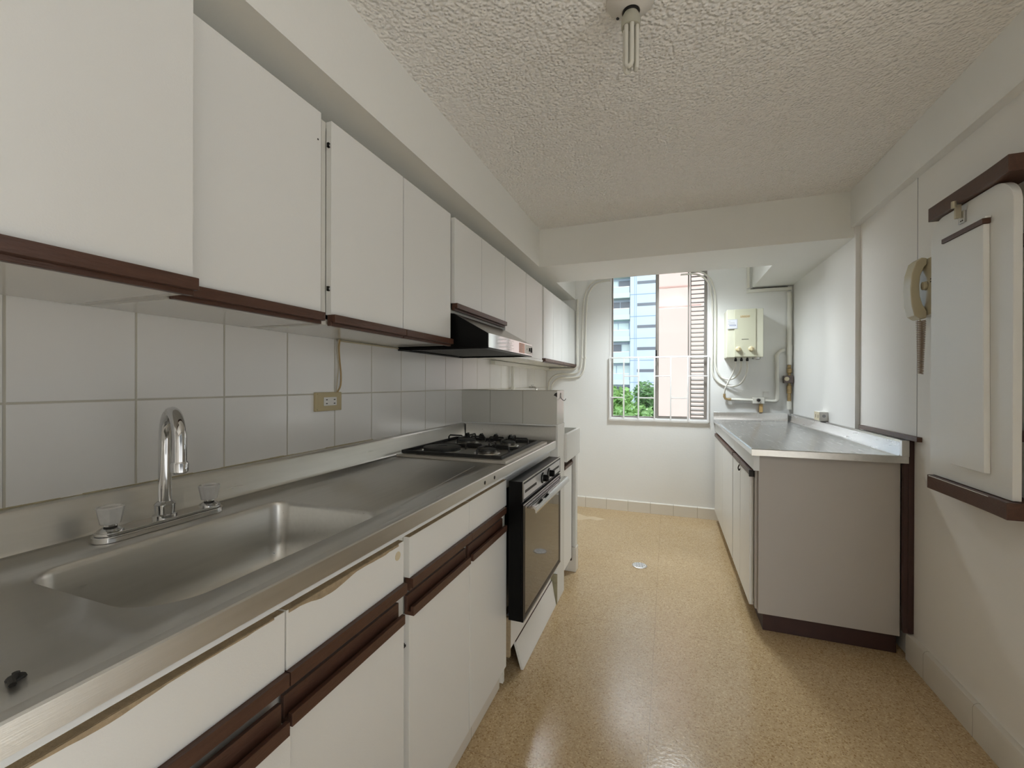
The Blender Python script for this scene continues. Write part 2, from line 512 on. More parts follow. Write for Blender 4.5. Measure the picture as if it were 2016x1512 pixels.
# unseen opening added in the right wall beside the camera to let light in
DY0, DY1 = -1.15, .85
wr = MB().box(XN, XN + .15, DY1, 2.79, 0, ZC).box(XN, XN + .15, YK, DY0, 0, ZC).box(XN, XN + .15, DY0, DY1, 2.08, ZC).mi(1).box(XC, XN + .15, 2.79, YF + .15, 0, ZC)
struct(wr.build('wall_right', [M['wall_gloss'], M['wall_column']]))
WX0, WX1, WZ0, WZ1 = -.506, .328, .836, 2.19
struct(box('wall_back', mat('back_wall_paint', (.30, .28, .25), .8), XL, XN, YK - .1, YK, 0, ZC))
wf = MB().box(XL, WX0, YF, YF + .13, 0, ZC).box(WX1, XC, YF, YF + .13, 0, ZC).box(WX0, WX1, YF, YF + .13, 0, WZ0).box(WX0, WX1, YF, YF + .13, WZ1, ZC)
struct(wf.build('wall_far', M['wall']))
XS = -.829
struct(box('trim_1', M['beam'], XL, XS, YK, YF, ZB, ZC), 'boxed beam running along the ceiling above the wall cabinets', 'beam')
struct(box('trim_2', M['beam'], XS, XC, YB0, YB1, ZB, ZC), 'deep white beam crossing the ceiling before the window', 'beam')
struct(box('trim_3', M['beam'], .654, XC, YB1, YF, ZB, ZC), 'boxed duct in the corner above the water heater', 'beam')
struct(box('trim_4', M['wall'], .929, XN, YK, YB0, 2.01, ZC), 'shallow band along the top of the right wall', 'beam')
# thin vertical joint in the right wall panelling
struct(MB().box(XN - .0012, XN, 2.226, 2.2285, .945, 2.01).build('trim_5', M['greyink']), 'thin vertical joint line in the right wall', 'joint')
struct(MB().prism([(XN, 0), (.945, 0), (.945, .098), (.949, .108), (.957, .113), (XN, .113)], DY1 + .03, 2.262).build('baseboard_right', M['bb_side']))
struct(MB().prism([(YF, 0), (YF - .014, 0), (YF - .014, .09), (YF - .006, .096), (YF, .097)], XL, .425, 'x').build('baseboard_far', M['bb_far']))

# low tiled partition between hob and laundry sink
YP0, YP1, XPE = 2.194, 2.349, -.548
pt = MB()
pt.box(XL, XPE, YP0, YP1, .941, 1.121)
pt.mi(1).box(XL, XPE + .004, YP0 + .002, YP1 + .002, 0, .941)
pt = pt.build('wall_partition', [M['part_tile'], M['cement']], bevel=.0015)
struct(pt, 'low tiled partition beside the gas hob', 'partition')
struct(box('trim_6', M['dirty'], -.60, -.5435, YP0 - .012, YP0 + .001, .0, .155), 'dirty exposed edge at the foot of the partition', 'trim')

# ------------------------------------------------------------------ window
win = bpy.data.objects.new('window_1', None); COL.objects.link(win); win.location = ((WX0 + WX1) / 2, YF, WZ0)
struct(win, 'tall window with aluminium sliding pane and glass louvres', 'window')
fr = MB()
t_ = .012
fr.box(WX0, WX0 + t_, YF - .004, YF + .12, WZ0, WZ1).box(WX1 - t_, WX1, YF - .004, YF + .12, WZ0, WZ1)
fr.box(WX0 + t_, WX1 - t_, YF - .004, YF + .12, WZ0, WZ0 + t_).box(WX0 + t_, WX1 - t_, YF - .004, YF + .12, WZ1 - t_, WZ1)
fr.build('window_frame', M['win_white'], win, .001)
y0, y1 = YF + .05, YF + .075
fm = MB()
fm.box(WX0 + .012, WX0 + .024, y0, y1, WZ0 + .012, WZ1 - .012)
fm.box(-.107, -.094, y0, y1, WZ0 + .012, WZ1 - .012)
fm.box(WX0 + .024, -.107, y0, y1, WZ0 + .012, WZ0 + .024)
fm.build('fixed_frame', M['win_frame'], win, .001)
fm2 = MB()
y2, y3 = YF + .028, YF + .05
fm2.box(-.093, -.078, y2, y3, WZ0 + .012, WZ1 - .012).box(.162, .174, y2, y3, WZ0 + .012, WZ1 - .012)
fm2.box(-.078, .162, y2, y3, WZ0 + .012, WZ0 + .035).box(-.078, .162, y2, y3, WZ1 - .04, WZ1 - .012)
fm2.build('sliding_frame', M['win_frame'], win, .001)
MB().box(WX0 + .022, -.106, y0 + .011, y0 + .014, WZ0 + .022, WZ1 - .012).build('pane', M['glass'], win)
MB().box(-.080, .164, y2 + .010, y2 + .013, WZ0 + .038, WZ1 - .038).build('pane', M['glass'], win)
lt = MB(); lt.box(-.106, -.094, YF + .03, YF + .05, 1.385, 1.46); lt.box(-.104, -.096, YF + .015, YF + .032, 1.43, 1.448)
lt.build('window_latch', M['black'], win, .001)
# louvre section
lf = MB().box(.182, .190, YF + .03, YF + .09, WZ0 + .012, WZ1 - .012).box(.293, .314, YF + .03, YF + .09, WZ0 + .012, WZ1 - .012)
lf.box(.190, .293, YF + .03, YF + .09, WZ0 + .012, WZ0 + .03)
lf.build('louvre_frame', M['win_frame'], win)
nb = 34
for i in range(nb):
    z = WZ0 + .045 + i * (WZ1 - WZ0 - .07) / nb
    b = MB()
    b.hexa([(.190, YF + .035, z), (.190, YF + .035, z + .007), (.190, YF + .075, z + .015), (.190, YF + .075, z + .022),
            (.293, YF + .035, z), (.293, YF + .035, z + .007), (.293, YF + .075, z + .015), (.293, YF + .075, z + .022)])
    b.build('louvre_blade', M['louver'], win)

gr = thing('window_grille', 'white painted steel grille across the lower half of the window', 'window grille', (-.09, YF, WZ0))
gy0, gy1 = YF - .022, YF - .008
def bar(x0, x1, z0, z1, nm='grille_bar'):
    MB().box(x0, x1, gy0, gy1, z0, z1).build(nm, M['win_white'], gr, .0015)
ZG = 1.394
gx = [WX0 + .004, -.378, -.249, -.112, .023, .163, WX1 - .004]
for i, x in enumerate(gx):
    bar(x - .006, x + .006, WZ0 + .002, ZG - .006)
bar(WX0 - .004, WX1 + .004, ZG - .006, ZG + .007)
bar(WX0 - .004, WX1 + .004, WZ0 - .008, WZ0 + .004)
for a, b_, z in ((1, 2, 1.226), (3, 4, 1.226), (5, 6, 1.226), (0, 1, 1.032), (2, 3, 1.032), (4, 5, 1.032)):
    bar(gx[a] + .006, gx[b_] - .006, z - .005, z + .005)

# ------------------------------------------------------------------ handle profiles
def handle_profile(name, parent, xf, y0, y1, ztop, h, out=.014, sgn=1, lip='down', mt=None):
    """brown wooden pull: front face plus a recessed lip"""
    mt = mt or M['brown']
    if lip == 'down':
        pts = [(xf - sgn * .012, ztop), (xf + sgn * out, ztop), (xf + sgn * out, ztop - h), (xf + sgn * (out - .010), ztop - h - .001),
               (xf + sgn * (out - .010), ztop - h + .003), (xf + sgn * .001, ztop - h + .003), (xf + sgn * .001, ztop - h - .008), (xf - sgn * .012, ztop - h - .008)]
    else:
        pts = [(xf - sgn * .014, ztop - h), (xf + sgn * out, ztop - h), (xf + sgn * out, ztop), (xf + sgn * (out - .009), ztop),
               (xf + sgn * (out - .009), ztop - .012), (xf - sgn * .006, ztop - .012), (xf - sgn * .006, ztop + .024), (xf - sgn * .014, ztop + .024)]
    return MB().prism(pts, y0, y1).build(name, mt, parent, .0012)

# ------------------------------------------------------------------ wall cabinets (left)
ZT, ZD, ZU = 1.845, 1.338, 1.313
def hinge_marks(parent, x, y, zs):
    for z in zs:
        b = MB()
        b.box(x - .004, x + .0015, y - .010, y + .001, z, z + .003).box(x - .004, x + .0015, y - .010, y + .001, z + .009, z + .012)
        b.box(x - .004, x + .0015, y - .010, y - .007, z, z + .012)
        b.build('hinge_clip', M['slot'], parent)
def wall_cab(label, y0, y1, doors, xf=XS, zb=ZU, zd=ZD, handles=True, sides=True, zt=ZT, clips=None, mt=None):
    o = thing('wall_cabinet', label, 'kitchen cabinet', ((XL + xf) / 2, (y0 + y1) / 2, zb), 'white wall cabinets over the worktop')
    t = .018
    body = MB()
    body.box(XL + .002, xf - t - .002, y0, y0 + .015, zb, zt).box(XL + .002, xf - t - .002, y1 - .015, y1, zb, zt)
    body.box(XL + .002, xf - t - .002, y0 + .015, y1 - .015, zt - .015, zt)
    body.box(XL + .002, XL + .008, y0 + .015, y1 - .015, zb + .015, zt - .015)
    body.build('body', M['carcass'], o)
    MB().box(XL + .004, xf - t - .002, y0 + .015, y1 - .015, zb, zb + .014).build('bottom_panel', M['under'], o)
    for i, (a, b_) in enumerate(doors):
        d = MB().box(xf - t, xf, a, b_, zd, zt).build('door', mt or M['laminate'], o, .001)
        if handles:
            handle_profile('handle', d, xf, a - .001, b_ + .001, zd, .021)
    if clips:
        hinge_marks(o, xf - .006, clips[0], clips[1])
    return o
wall_cab('large wall cabinet at the far left, its door standing proud of the others', .17, .505, [(.172, .503)], xf=-.768)
c1 = wall_cab('wide wall cabinet over the sink tap with a chipped patch above its handle', .5065, .868, [(.510, .854)])
# worn patch and screw hole on that door
MB().prism([(.520, 1.338), (.523, 1.343), (.532, 1.347), (.543, 1.345), (.550, 1.338)], XS - .001, XS + .0006, 'x').build('worn_patch', M['chip'], c1)
MB().lathe([(.0022, -.001), (.0022, .0008)], (XS, .843, 1.772), 'x', 10).build('screw_hole', M['slot'], c1)
wall_cab('two-door wall cabinet above the wall socket, left of the hood', .875, 1.546, [(.889, 1.211), (1.217, 1.543)], clips=(.893, (1.40, 1.775)))
c3 = wall_cab('short two-door wall cabinet over the extractor hood', 1.549, 2.157, [(1.577, 2.155)], zb=1.452, zd=1.490)
MB().box(XS - .0005, XS + .0003, 1.849, 1.8505, 1.492, ZT - .002).build('door_seam', M['greyink'], c3)
c4 = wall_cab('handleless wall cabinet with plain doors right of the hood', 2.16, 2.90, [(2.163, 2.518), (2.523, 2.884)], handles=False, zd=1.325)
MB().box(XS - .016, XS + .001, 2.163, 2.90, ZU - .002, 1.3235).build('edge_strip', M['laminate'], c4)
wall_cab('narrow-doored wall cabinet second from the window wall', 2.906, 3.478, [(2.925, 3.191), (3.195, 3.475)])
wall_cab('narrow-doored wall cabinet at the window end of the row', 3.480, 4.012, [(3.480, 3.746), (3.750, 4.008)])

# cable trunking under the far cabinets
tag(box('cable_trunking', M['pvc'], XL, XL + .03, 2.62, 3.99, 1.285, 1.311, bevel=.002), 'white cable trunking under the far wall cabinets', 'cable trunking')

# ------------------------------------------------------------------ extractor hood
hd = thing('extractor_hood', 'slim black extractor hood with a shiny front panel', 'extractor hood', (-.89, 1.865, 1.30))
hy0, hy1, hxf = 1.573, 2.156, -.676
for a_, b_ in ((hy0, hy0 + .004), (hy1 - .004, hy1)):
    MB().prism([(XL + .004, 1.304), (hxf, 1.304), (hxf, 1.360), (-.83, 1.447), (XL + .004, 1.449)], a_, b_).build('side_panel', M['black'], hd)
MB().hexa([(-.83, hy0 + .004, 1.445), (-.83, hy0 + .004, 1.4475), (-.83, hy1 - .004, 1.445), (-.83, hy1 - .004, 1.4475),
           (hxf, hy0 + .004, 1.358), (hxf, hy0 + .004, 1.3605), (hxf, hy1 - .004, 1.358), (hxf, hy1 - .004, 1.3605)]).build('top_slope', M['chrome_sat'], hd)
MB().box(hxf, hxf + .003, hy0, hy1, 1.303, 1.361).build('front_panel', M['chrome'], hd, .001)
un = MB().box(XL + .02, hxf - .01, hy0 + .004, hy1 - .004, 1.306, 1.312)
un.build('filter_panel', M['black_matte'], hd)
rm = MB().box(XL + .004, hxf, hy0, hy0 + .012, 1.299, 1.3035).box(XL + .004, hxf, hy1 - .012, hy1, 1.299, 1.3035).box(hxf - .02, hxf, hy0 + .012, hy1 - .012, 1.299, 1.3035).box(XL + .004, XL + .03, hy0 + .012, hy1 - .012, 1.299, 1.3035)
rm.build('rim', M['black'], hd)
MB().box(hxf + .003, hxf + .0038, 2.035, 2.15, 1.309, 1.355).build('control_plate', M['outlet_white'], hd)
MB().box(hxf + .003, hxf + .0040, 1.945, 2.025, 1.308, 1.356).build('instruction_sticker', mat('pink_sticker', (.75, .42, .33), .4), hd)
ink = MB()
for k in range(6):
    ink.box(hxf + .0040, hxf + .0042, 1.953, 1.953 + random.uniform(.03, .06), 1.314 + k * .007, 1.3155 + k * .007)
ink.build('sticker_print', M['greyink'], hd)
pr_ = MB()
for k in range(7):
    pr_.box(hxf + .003, hxf + .0032, 1.79, 1.79 + random.uniform(.05, .11), 1.312 + k * .0065, 1.3132 + k * .0065)
pr_.build('printed_lines', M['outlet_white'], hd)
for yy, h in ((2.10, .018), (2.13, .026)):
    MB().box(hxf + .003, hxf + .010, yy - .004, yy + .004, 1.332 - h / 2, 1.332 + h / 2).build('switch', M['black'], hd, .001)
MB().lathe([(.005, 0), (.005, .001)], (hxf + .0038, 2.062, 1.332), 'x', 12).build('indicator', M['greyink'], hd)

# ------------------------------------------------------------------ left worktop with sink bowl
ZW = .856
def rrect(x0, x1, y0, y1, r, n=7):
    out = []
    for cx, cy, a in ((x1 - r, y1 - r, 0), (x0 + r, y1 - r, PI / 2), (x0 + r, y0 + r, PI), (x1 - r, y0 + r, 3 * PI / 2)):
        for i in range(n + 1):
            t = a + PI / 2 * i / n
            out.append((cx + r * math.cos(t), cy + r * math.sin(t)))
    return out
wt = thing('steel_worktop', 'long stainless steel worktop with built-in sink bowl along the left wall', 'worktop', (-.83, 1.04, ZW - .03))
bm = MB()
B = bm.bm
X0, X1, Y0, Y1 = -1.062, -.575, -.12, 2.170
outer = [B.verts.new((x, y, ZW)) for x, y in ((X0, Y0), (X1, Y0), (X1, Y1), (X0, Y1))]
bowl = (-.948, -.625, .358, .838)
hole_xy = []
for i, (cx, cy, a, r) in enumerate(((bowl[1], bowl[3], 0, .035), (bowl[0], bowl[3], PI / 2, .035), (bowl[0], bowl[2], PI, .045), (bowl[1], bowl[2], 3 * PI / 2, .085))):
    sx_ = -1 if i in (0, 3) else 1
    sy_ = -1 if i in (0, 1) else 1
    for k in range(9):
        t = a + PI / 2 * k / 8
        hole_xy.append((cx + sx_ * r + r * math.cos(t), cy + sy_ * r + r * math.sin(t)))
rings = []
for inset, z in ((0, ZW), (.003, ZW - .003), (.006, ZW - .012), (.010, ZW - .10), (.016, ZW - .135), (.034, ZW - .155), (.065, ZW - .162)):
    cx, cy = (bowl[0] + bowl[1]) / 2, (bowl[2] + bowl[3]) / 2
    hx, hy = (bowl[1] - bowl[0]) / 2, (bowl[3] - bowl[2]) / 2
    rings.append([B.verts.new((cx + (x - cx) * (hx - inset) / hx, cy + (y - cy) * (hy - inset) / hy, z)) for x, y in hole_xy])
eds = []
for loop in (outer, rings[0]):
    for i in range(len(loop)):
        eds.append(B.edges.new((loop[i], loop[(i + 1) % len(loop)])))
bmesh.ops.triangle_fill(B, edges=eds, use_beauty=True, use_dissolve=False)
for a, b_ in zip(rings, rings[1:]):
    for i in range(len(a)):
        bm._f([a[i], a[(i + 1) % len(a)], b_[(i + 1) % len(a)], b_[i]])
bm._f(rings[-1])
top = bm.build('worktop_sheet', M['steel'], wt, angle=50)
MB().lathe([(.045, 0), (.045, .002), (.03, .003), (.028, -.001)], (-.79, .60, ZW - .1625), 'z', 24).build('sink_drain', M['chrome_sat'], wt)
# rolled front edge and apron
ed = MB().prism([(X1, ZW), (-.5565, ZW + .004), (-.552, ZW + .0035), (-.550, ZW + .001), (-.550, .826), (-.5525, .826), (-.5525, .850), (-.575, ZW - .004)], Y0, 2.192)
ed.build('front_edge', M['steel'], wt)
sp_ = MB().prism([(X0, ZW), (X0 - .008, ZW + .002), (X0 - .013, ZW + .010), (X0 - .017, .925), (X0 - .022, .932), (XL, .934), (XL, .925), (X0 - .024, .92), (X0 - .020, .86), (X0 - .010, ZW - .004), (X0, ZW - .004)], Y0, 2.192)
sp_.build('backsplash', M['steel'], wt)
sp2 = MB().prism([(2.170, ZW), (2.178, ZW + .004), (2.182, .925), (2.186, .934), (YP0, .934), (YP0, .85), (2.170, .85)], X0 - .01, -.552, 'x')
sp2.build('end_splash', M['steel'], wt)
# drainer creases pressed into the sheet
for a, b_ in (((-1.025, .86), (-.985, 1.22)), ((-.625, .90), (-.665, 1.42))):
    dx = .008
    cz = MB().hexa([(a[0], a[1], ZW - .001), (a[0], a[1], ZW + .0006), (b_[0], b_[1], ZW - .001), (b_[0], b_[1], ZW + .0003),
             (a[0] + dx, a[1], ZW - .001), (a[0] + dx, a[1], ZW + .0001), (b_[0] + dx * .3, b_[1], ZW - .001), (b_[0] + dx * .3, b_[1], ZW + .0001)])
    cz.build('drainer_crease', M['steel'], wt)
for yy in (1.2565, 1.337):
    MB().lathe([(.0062, -.001), (.0062, .0006)], (-.550, yy, .8405), 'x', 16).build('edge_hole', M['slot'], wt)
pg = MB().lathe([(.008, 0), (.007, .002), (.003, .003), (.003, .006), (0, .006)], (-.627, .237, ZW), 'z', 12)
pg.tube([(-.627, .237, ZW + .003), (-.620, .231, ZW + .004), (-.612, .229, ZW + .002)], .003, 8)
pg.build('hole_plug', M['slot'], wt)
MB().box(-.598, -.5532, Y0, 2.19, .8165, .8255).build('support_rail', M['apron_white'], wt)
sealant = MB()
y = -.1
while y < 1.35:
    ln = random.uniform(.03, .09)
    w = random.uniform(.0012, .0035)
    sealant.box(XL - .0005, XL + .0025, y, y + ln, .9335, .9335 + w); y += ln
sealant.build('sealant_line', M['dirty'] if False else mat('yellowed_sealant', (.42, .37, .24), .7, noise=.4, nscale=60), wt)

# ------------------------------------------------------------------ faucet
fc = thing('sink_faucet', 'chrome gooseneck tap with two clear knobs behind the sink bowl', 'tap', (-1.005, .60, ZW))
bp_ = MB()
pl = rrect(-1.034, -.980, .480, .722, .026, 8)
for k, (ins, z0, z1) in enumerate(((0, ZW + .0005, ZW + .012), (.004, ZW + .012, ZW + .018))):
    cx, cy = -1.007, .601
    q = [(cx + (x - cx) * (1 - ins / .027), cy + (y - cy) * (1 - ins / .121)) for x, y in pl]
    bp_.prism(q, z0, z1, 'z')
bp_.build('base_plate', M['chrome'], fc, .0015)
bx, by = -1.005, .601
MB().lathe([(.021, ZW + .018), (.021, ZW + .024), (.017, ZW + .026), (.018, ZW + .042), (.019, ZW + .046), (.015, ZW + .050), (.013, ZW + .052)], (bx, by, 0), 'z', 24).build('spout_collar', M['chrome'], fc)
d_ = Vector((.937, -.35, 0)).normalized()
sp3 = [Vector((bx, by, ZW + .045)), Vector((bx, by, ZW + .11)), Vector((bx, by, ZW + .17)) + d_ * .003]
Rg = .060
cz_ = ZW + .183
for i in range(13):
    a = PI - PI * 1.02 * i / 12
    sp3.append(Vector((bx, by, cz_)) + d_ * (Rg + .004 + Rg * math.cos(a)) + Vector((0, 0, Rg * math.sin(a))))
lastp = sp3[-1]
sp3.append(lastp + Vector((0, 0, -.035)))
MB().tube(sp3, .0115, 16).build('spout', M['chrome'], fc)
tp = sp3[-1]
MB().lathe([(.0125, .006), (.0145, .002), (.014, -.014), (.011, -.017)], tp, 'z', 20).build('aerator', M['chrome'], fc)
for yy in (.507, .695):
    kb = MB().lathe([(.020, ZW + .018), (.020, ZW + .021), (.016, ZW + .024), (.010, ZW + .028), (.010, ZW + .032)], (bx - .001, yy, 0), 'z', 20).build('knob_base', M['chrome'], fc)
    k = MB()
    n = 12
    rr_ = []
    for r, z in ((.0155, ZW + .032), (.0215, ZW + .064), (.017, ZW + .066), (.015, ZW + .062)):
        rr_.append((r, z))
    k.lathe(rr_, (bx - .001, yy, 0), 'z', n)
    k.build('knob', M['acrylic'], fc, .001, smooth=False)

# ------------------------------------------------------------------ base cabinets (left)
XD = -.57
def chip_edge(parent, y0, y1, z, amp, name='chipped_edge'):
    """irregular flake missing along a panel's top edge"""
    pts = [(y0, z)]
    n = 26
    for i in range(n + 1):
        t = i / n
        d = amp * (.3 + max(0, math.sin(PI * min(1, t * 1.1))) * (.5 + .5 * math.sin(t * 9 + amp * 900)) ** 1.5 + random.uniform(0, .12))
        pts.append((y0 + (y1 - y0) * t, z - d))
    pts.append((y1, z))
    MB().prism(pts, XD - .001, XD + .0006, 'x').build(name, M['chip'], parent)
def drawer_front(parent, a, b_, x=XD, chip=0, hend=None):
    d = MB().box(x - .018, x, a, b_, .700, .796).build('drawer', M['laminate'], parent, .0008)
    MB().box(x - .0172, x - .0008, a + .001, b_ - .001, .7960, .7966).build('raw_top_edge', M['chip'], d)
    if chip: chip_edge(d, a + .004, b_ - .02, .796, chip)
    handle_profile('handle', d, x, a - .0005, hend or b_ + .0005, .700, .022, out=.010)
    return d
def base_door(parent, a, b_, x=XD, zb=.092, hend=None):
    d = MB().box(x - .018, x, a, b_, zb, .6125).build('door', M['laminate'], parent, .0008)
    handle_profile('handle', d, x, a - .0005, hend or b_ - .012, .634, .0215, out=.012, lip='up')
    return d
def base_cab(label, y0, y1):
    o = thing('base_cabinet', label, 'kitchen cabinet', (-.84, (y0 + y1) / 2, 0), 'white base cabinets under the worktop')
    b = MB()
    b.box(XL + .01, -.590, y0, y0 + .015, .09, .822).box(XL + .01, -.590, y1 - .015, y1, .09, .822)
    b.box(XL + .01, -.590, y0 + .015, y1 - .015, .09, .105).box(-.605, -.5895, y0 + .015, y1 - .015, .60, .822)
    b.box(XL + .01, XL + .016, y0 + .015, y1 - .015, .105, .60)
    b.build('body', M['carcass'], o)
    MB().box(-.66, -.598, y0, y1, .001, .0895).build('plinth', M['bb_side'], o)
    return o
b1 = base_cab('base cabinet under the sink bowl, with chipped drawer fronts', .185, .8465)
drawer_front(b1, .190, .5135, chip=.006); drawer_front(b1, .5165, .838, chip=.013)
base_door(b1, .190, .516, XD + .010); base_door(b1, .5175, .840)
st = MB(); st.lathe([(.010, 0), (.010, .0006)], (XD, .815, .770), 'x', 18); st.build('round_stain', M['cream'], b1)
b2 = base_cab('base cabinet between the sink unit and the oven', .848, 1.508)
drawer_front(b2, .862, 1.183); drawer_front(b2, 1.186, 1.505, hend=1.481)
base_door(b2, .862, 1.185); base_door(b2, 1.190, 1.506, hend=1.481)
MB().box(XD - .017, XD - .012, .851, .861, .535, .545).box(XD - .017, XD - .009, .851, .861, .5375, .5425).build('hinge_clip', M['slot'], b2)

# oven housing: filler frame, drawer panel, loose kickboard
oh = thing('oven_housing', 'white housing panels around the oven, with a lower panel', 'kitchen cabinet', (-.84, 1.85, 0))
MB().box(XL + .01, -.585, 1.510, 1.525, .02, .822).build('side_panel', M['carcass'], oh)
MB().box(XL + .01, -.585, 2.176, 2.1915, .02, .822).build('side_panel', M['carcass'], oh)
MB().box(-.606, -.588, 1.525, 2.176, .752, .822).build('top_rail', M['apron_white'], oh)
MB().box(-.585, -.567, 1.545, 2.15, .135, .262).build('lower_panel', M['laminate'], oh, .001)
MB().box(-.583, -.566, 1.530, 1.5445, .110, .262).build('exposed_edge', M['chip'], oh)
kb_ = thing('loose_kickboard', 'loose white kickboard leaning out below the oven', 'kickboard', (-.565, 1.88, 0))
MB().hexa([(-.575, 1.60, .128), (-.565, 1.60, .130), (-.575, 2.165, .128), (-.565, 2.165, .130),
           (-.556, 1.635, .001), (-.545, 1.635, .002), (-.556, 2.175, .001), (-.545, 2.175, .002)][0:8]).build('board', M['laminate'], kb_)
MB().box(-.577, -.5655, 1.605, 2.16, .1302, .1335).build('brown_top_edge', M['darkbrown'], kb_)

# ------------------------------------------------------------------ oven
ov = thing('built_in_oven', 'black built-in oven with two knobs and steel bar handle', 'oven', (-.80, 1.773, .26))
oy0, oy1, oxf = 1.484, 2.060, -.500
MB().box(-1.0, -.588, 1.535, 2.165, .285, .745).build('oven_box', M['black'], ov)
MB().box(-.5555, oxf - .004, oy0 + .004, oy1, .279, .796).build('front_body', M['black'], ov, .002)
cp = MB().box(oxf - .004, oxf + .001, oy0, oy1 + .002, .722, .798)
cp.build('panel_surround', M['black'], ov, .001)
MB().box(oxf + .001, oxf + .0025, oy0, oy1 + .002, .7935, .7985).box(oxf + .001, oxf + .0025, oy0, oy0 + .004, .724, .7935).box(oxf + .001, oxf + .0025, oy1 - .002, oy1 + .002, .724, .7935).build('chrome_edging', M['chrome_sat'], ov)
MB().box(oxf + .001, oxf + .003, oy0 + .012, oy1 - .010, .732, .786).build('control_panel', M['alu_panel'], ov, .0005)
MB().box(oxf + .003, oxf + .0036, oy0 + .022, oy0 + .17, .752, .762).build('printed_band', M['slot'], ov)
MB().box(oxf + .003, oxf + .0036, oy1 - .16, oy1 - .03, .752, .762).build('printed_band', M['slot'], ov)
for yy in (1.742, 1.842):
    kk = MB().lathe([(.023, 0), (.023, .003), (.021, .004)], (oxf + .003, yy, .760), 'x', 28).build('knob_ring', M['black'], ov)
    k2 = MB().lathe([(.0185, .004), (.0185, .006)], (oxf + .003, yy, .760), 'x', 28); k2.build('knob_disc', M['chrome_sat'], ov)
    k = MB().lathe([(.015, .006), (.014, .022), (.012, .024)], (oxf + .003, yy, .760), 'x', 24).box(oxf + .02, oxf + .030, yy - .0035, yy + .0035, .747, .773)
    k.build('knob', M['black'], ov, .001)
dr = MB().box(oxf - .004, oxf + .004, oy0, oy1 + .001, .281, .716).build('oven_door', M['black'], ov, .0015)
MB().box(oxf + .004, oxf + .0048, oy0 + .020, oy1 - .04, .306, .704).build('door_glass', M['oven_glass'], dr)
MB().box(oxf + .004, oxf + .006, oy0, oy1 + .001, .7115, .7145).build('door_trim', M['chrome_sat'], dr)
MB().box(oxf + .004, oxf + .006, oy0, oy1 + .001, .281, .2845).build('door_trim', M['chrome_sat'], dr)
hn = MB().prism([(oxf + .004, .700), (oxf + .030, .704), (oxf + .042, .700), (oxf + .047, .690), (oxf + .046, .680), (oxf + .041, .680), (oxf + .040, .690), (oxf + .034, .696), (oxf + .004, .694)], oy0 + .03, oy1 + .005)
hn.build('door_handle', M['chrome'], dr)

# ------------------------------------------------------------------ hob
hb_ = thing('gas_hob', 'black and steel hob with one hotplate and three gas burners', 'hob', (-.81, 1.775, ZW))
MB().prism([(-1.050, ZW + .001), (-.567, ZW + .001), (-.567, ZW + .009), (-.572, ZW + .012), (-1.045, ZW + .012), (-1.050, ZW + .009)], 1.487, 2.066).build('trim_frame', mat('hob_trim', (.50, .47, .42), .35, metal=.6), hb_, .001)
MB().box(-1.036, -.590, 1.512, 2.050, ZW + .0121, ZW + .014).build('hob_plate', M['hobsteel'], hb_)
bfr = MB()
za, zb_ = ZW + .014, ZW + .026
for (a, b_, c, d) in ((-1.038, -.592, 1.508, 1.518), (-1.038, -.592, 1.985, 1.993), (-1.038, -1.028, 1.518, 1.985), (-.602, -.592, 1.518, 1.985), (-1.028, -.602, 1.748, 1.755)):
    bfr.box(a, b_, c, d, za, zb_)
bfr.build('pan_support_frame', M['black_matte'], hb_, .001)
MB().lathe([(.085, 0), (.085, .004)], (-.915, 1.630, za), 'z', 36).build('hotplate_ring', M['chrome_sat'], hb_)
MB().lathe([(.078, .004), (.080, .008), (.080, .016), (.076, .018), (.022, .018), (.020, .016), (0, .016)], (-.915, 1.630, za), 'z', 36).build('hotplate', M['plate'], hb_)
burners = [(-.705, 1.630, .040), (-.915, 1.872, .044), (-.700, 1.872, .034)]
for x, y, r in burners:
    bb = MB().lathe([(r + .016, 0), (r + .014, .003), (r + .004, .005), (r, .006)], (x, y, za), 'z', 28).build('burner_dish', M['chrome_sat'], hb_)
    MB().lathe([(r, .006), (r, .012), (r - .003, .013)], (x, y, za), 'z', 28).build('burner', M['hobsteel'], bb)
    MB().lathe([(r - .002, .013), (r - .002, .018), (r - .008, .020), (0, .020)], (x, y, za), 'z', 28).build('burner_cap', M['plate'], bb)
    for k in range(4):
        a = k * PI / 2
        dx, dy = math.cos(a), math.sin(a)
        L = .098
        zt_ = za + .034
        pts = [(x + dx * L, y + dy * L, za + .010), (x + dx * L, y + dy * L, zt_ - .008), (x + dx * (L - .007), y + dy * (L - .007), zt_), (x + dx * .028, y + dy * .028, zt_), (x + dx * .024, y + dy * .024, zt_ - .004)]
        MB().tube(pts, .0038, 8).build('pan_support', M['black_matte'], hb_)
for x in (-.985, -.905, -.825, -.745):
    MB().lathe([(.017, 0), (.0175, .003), (.014, .010), (.0135, .022), (.011, .024)], (x, 2.022, za), 'z', 20).box(x - .0035, x + .0035, 2.008, 2.036, za + .02, za + .030).build('hob_knob', M['black'], hb_, .001)

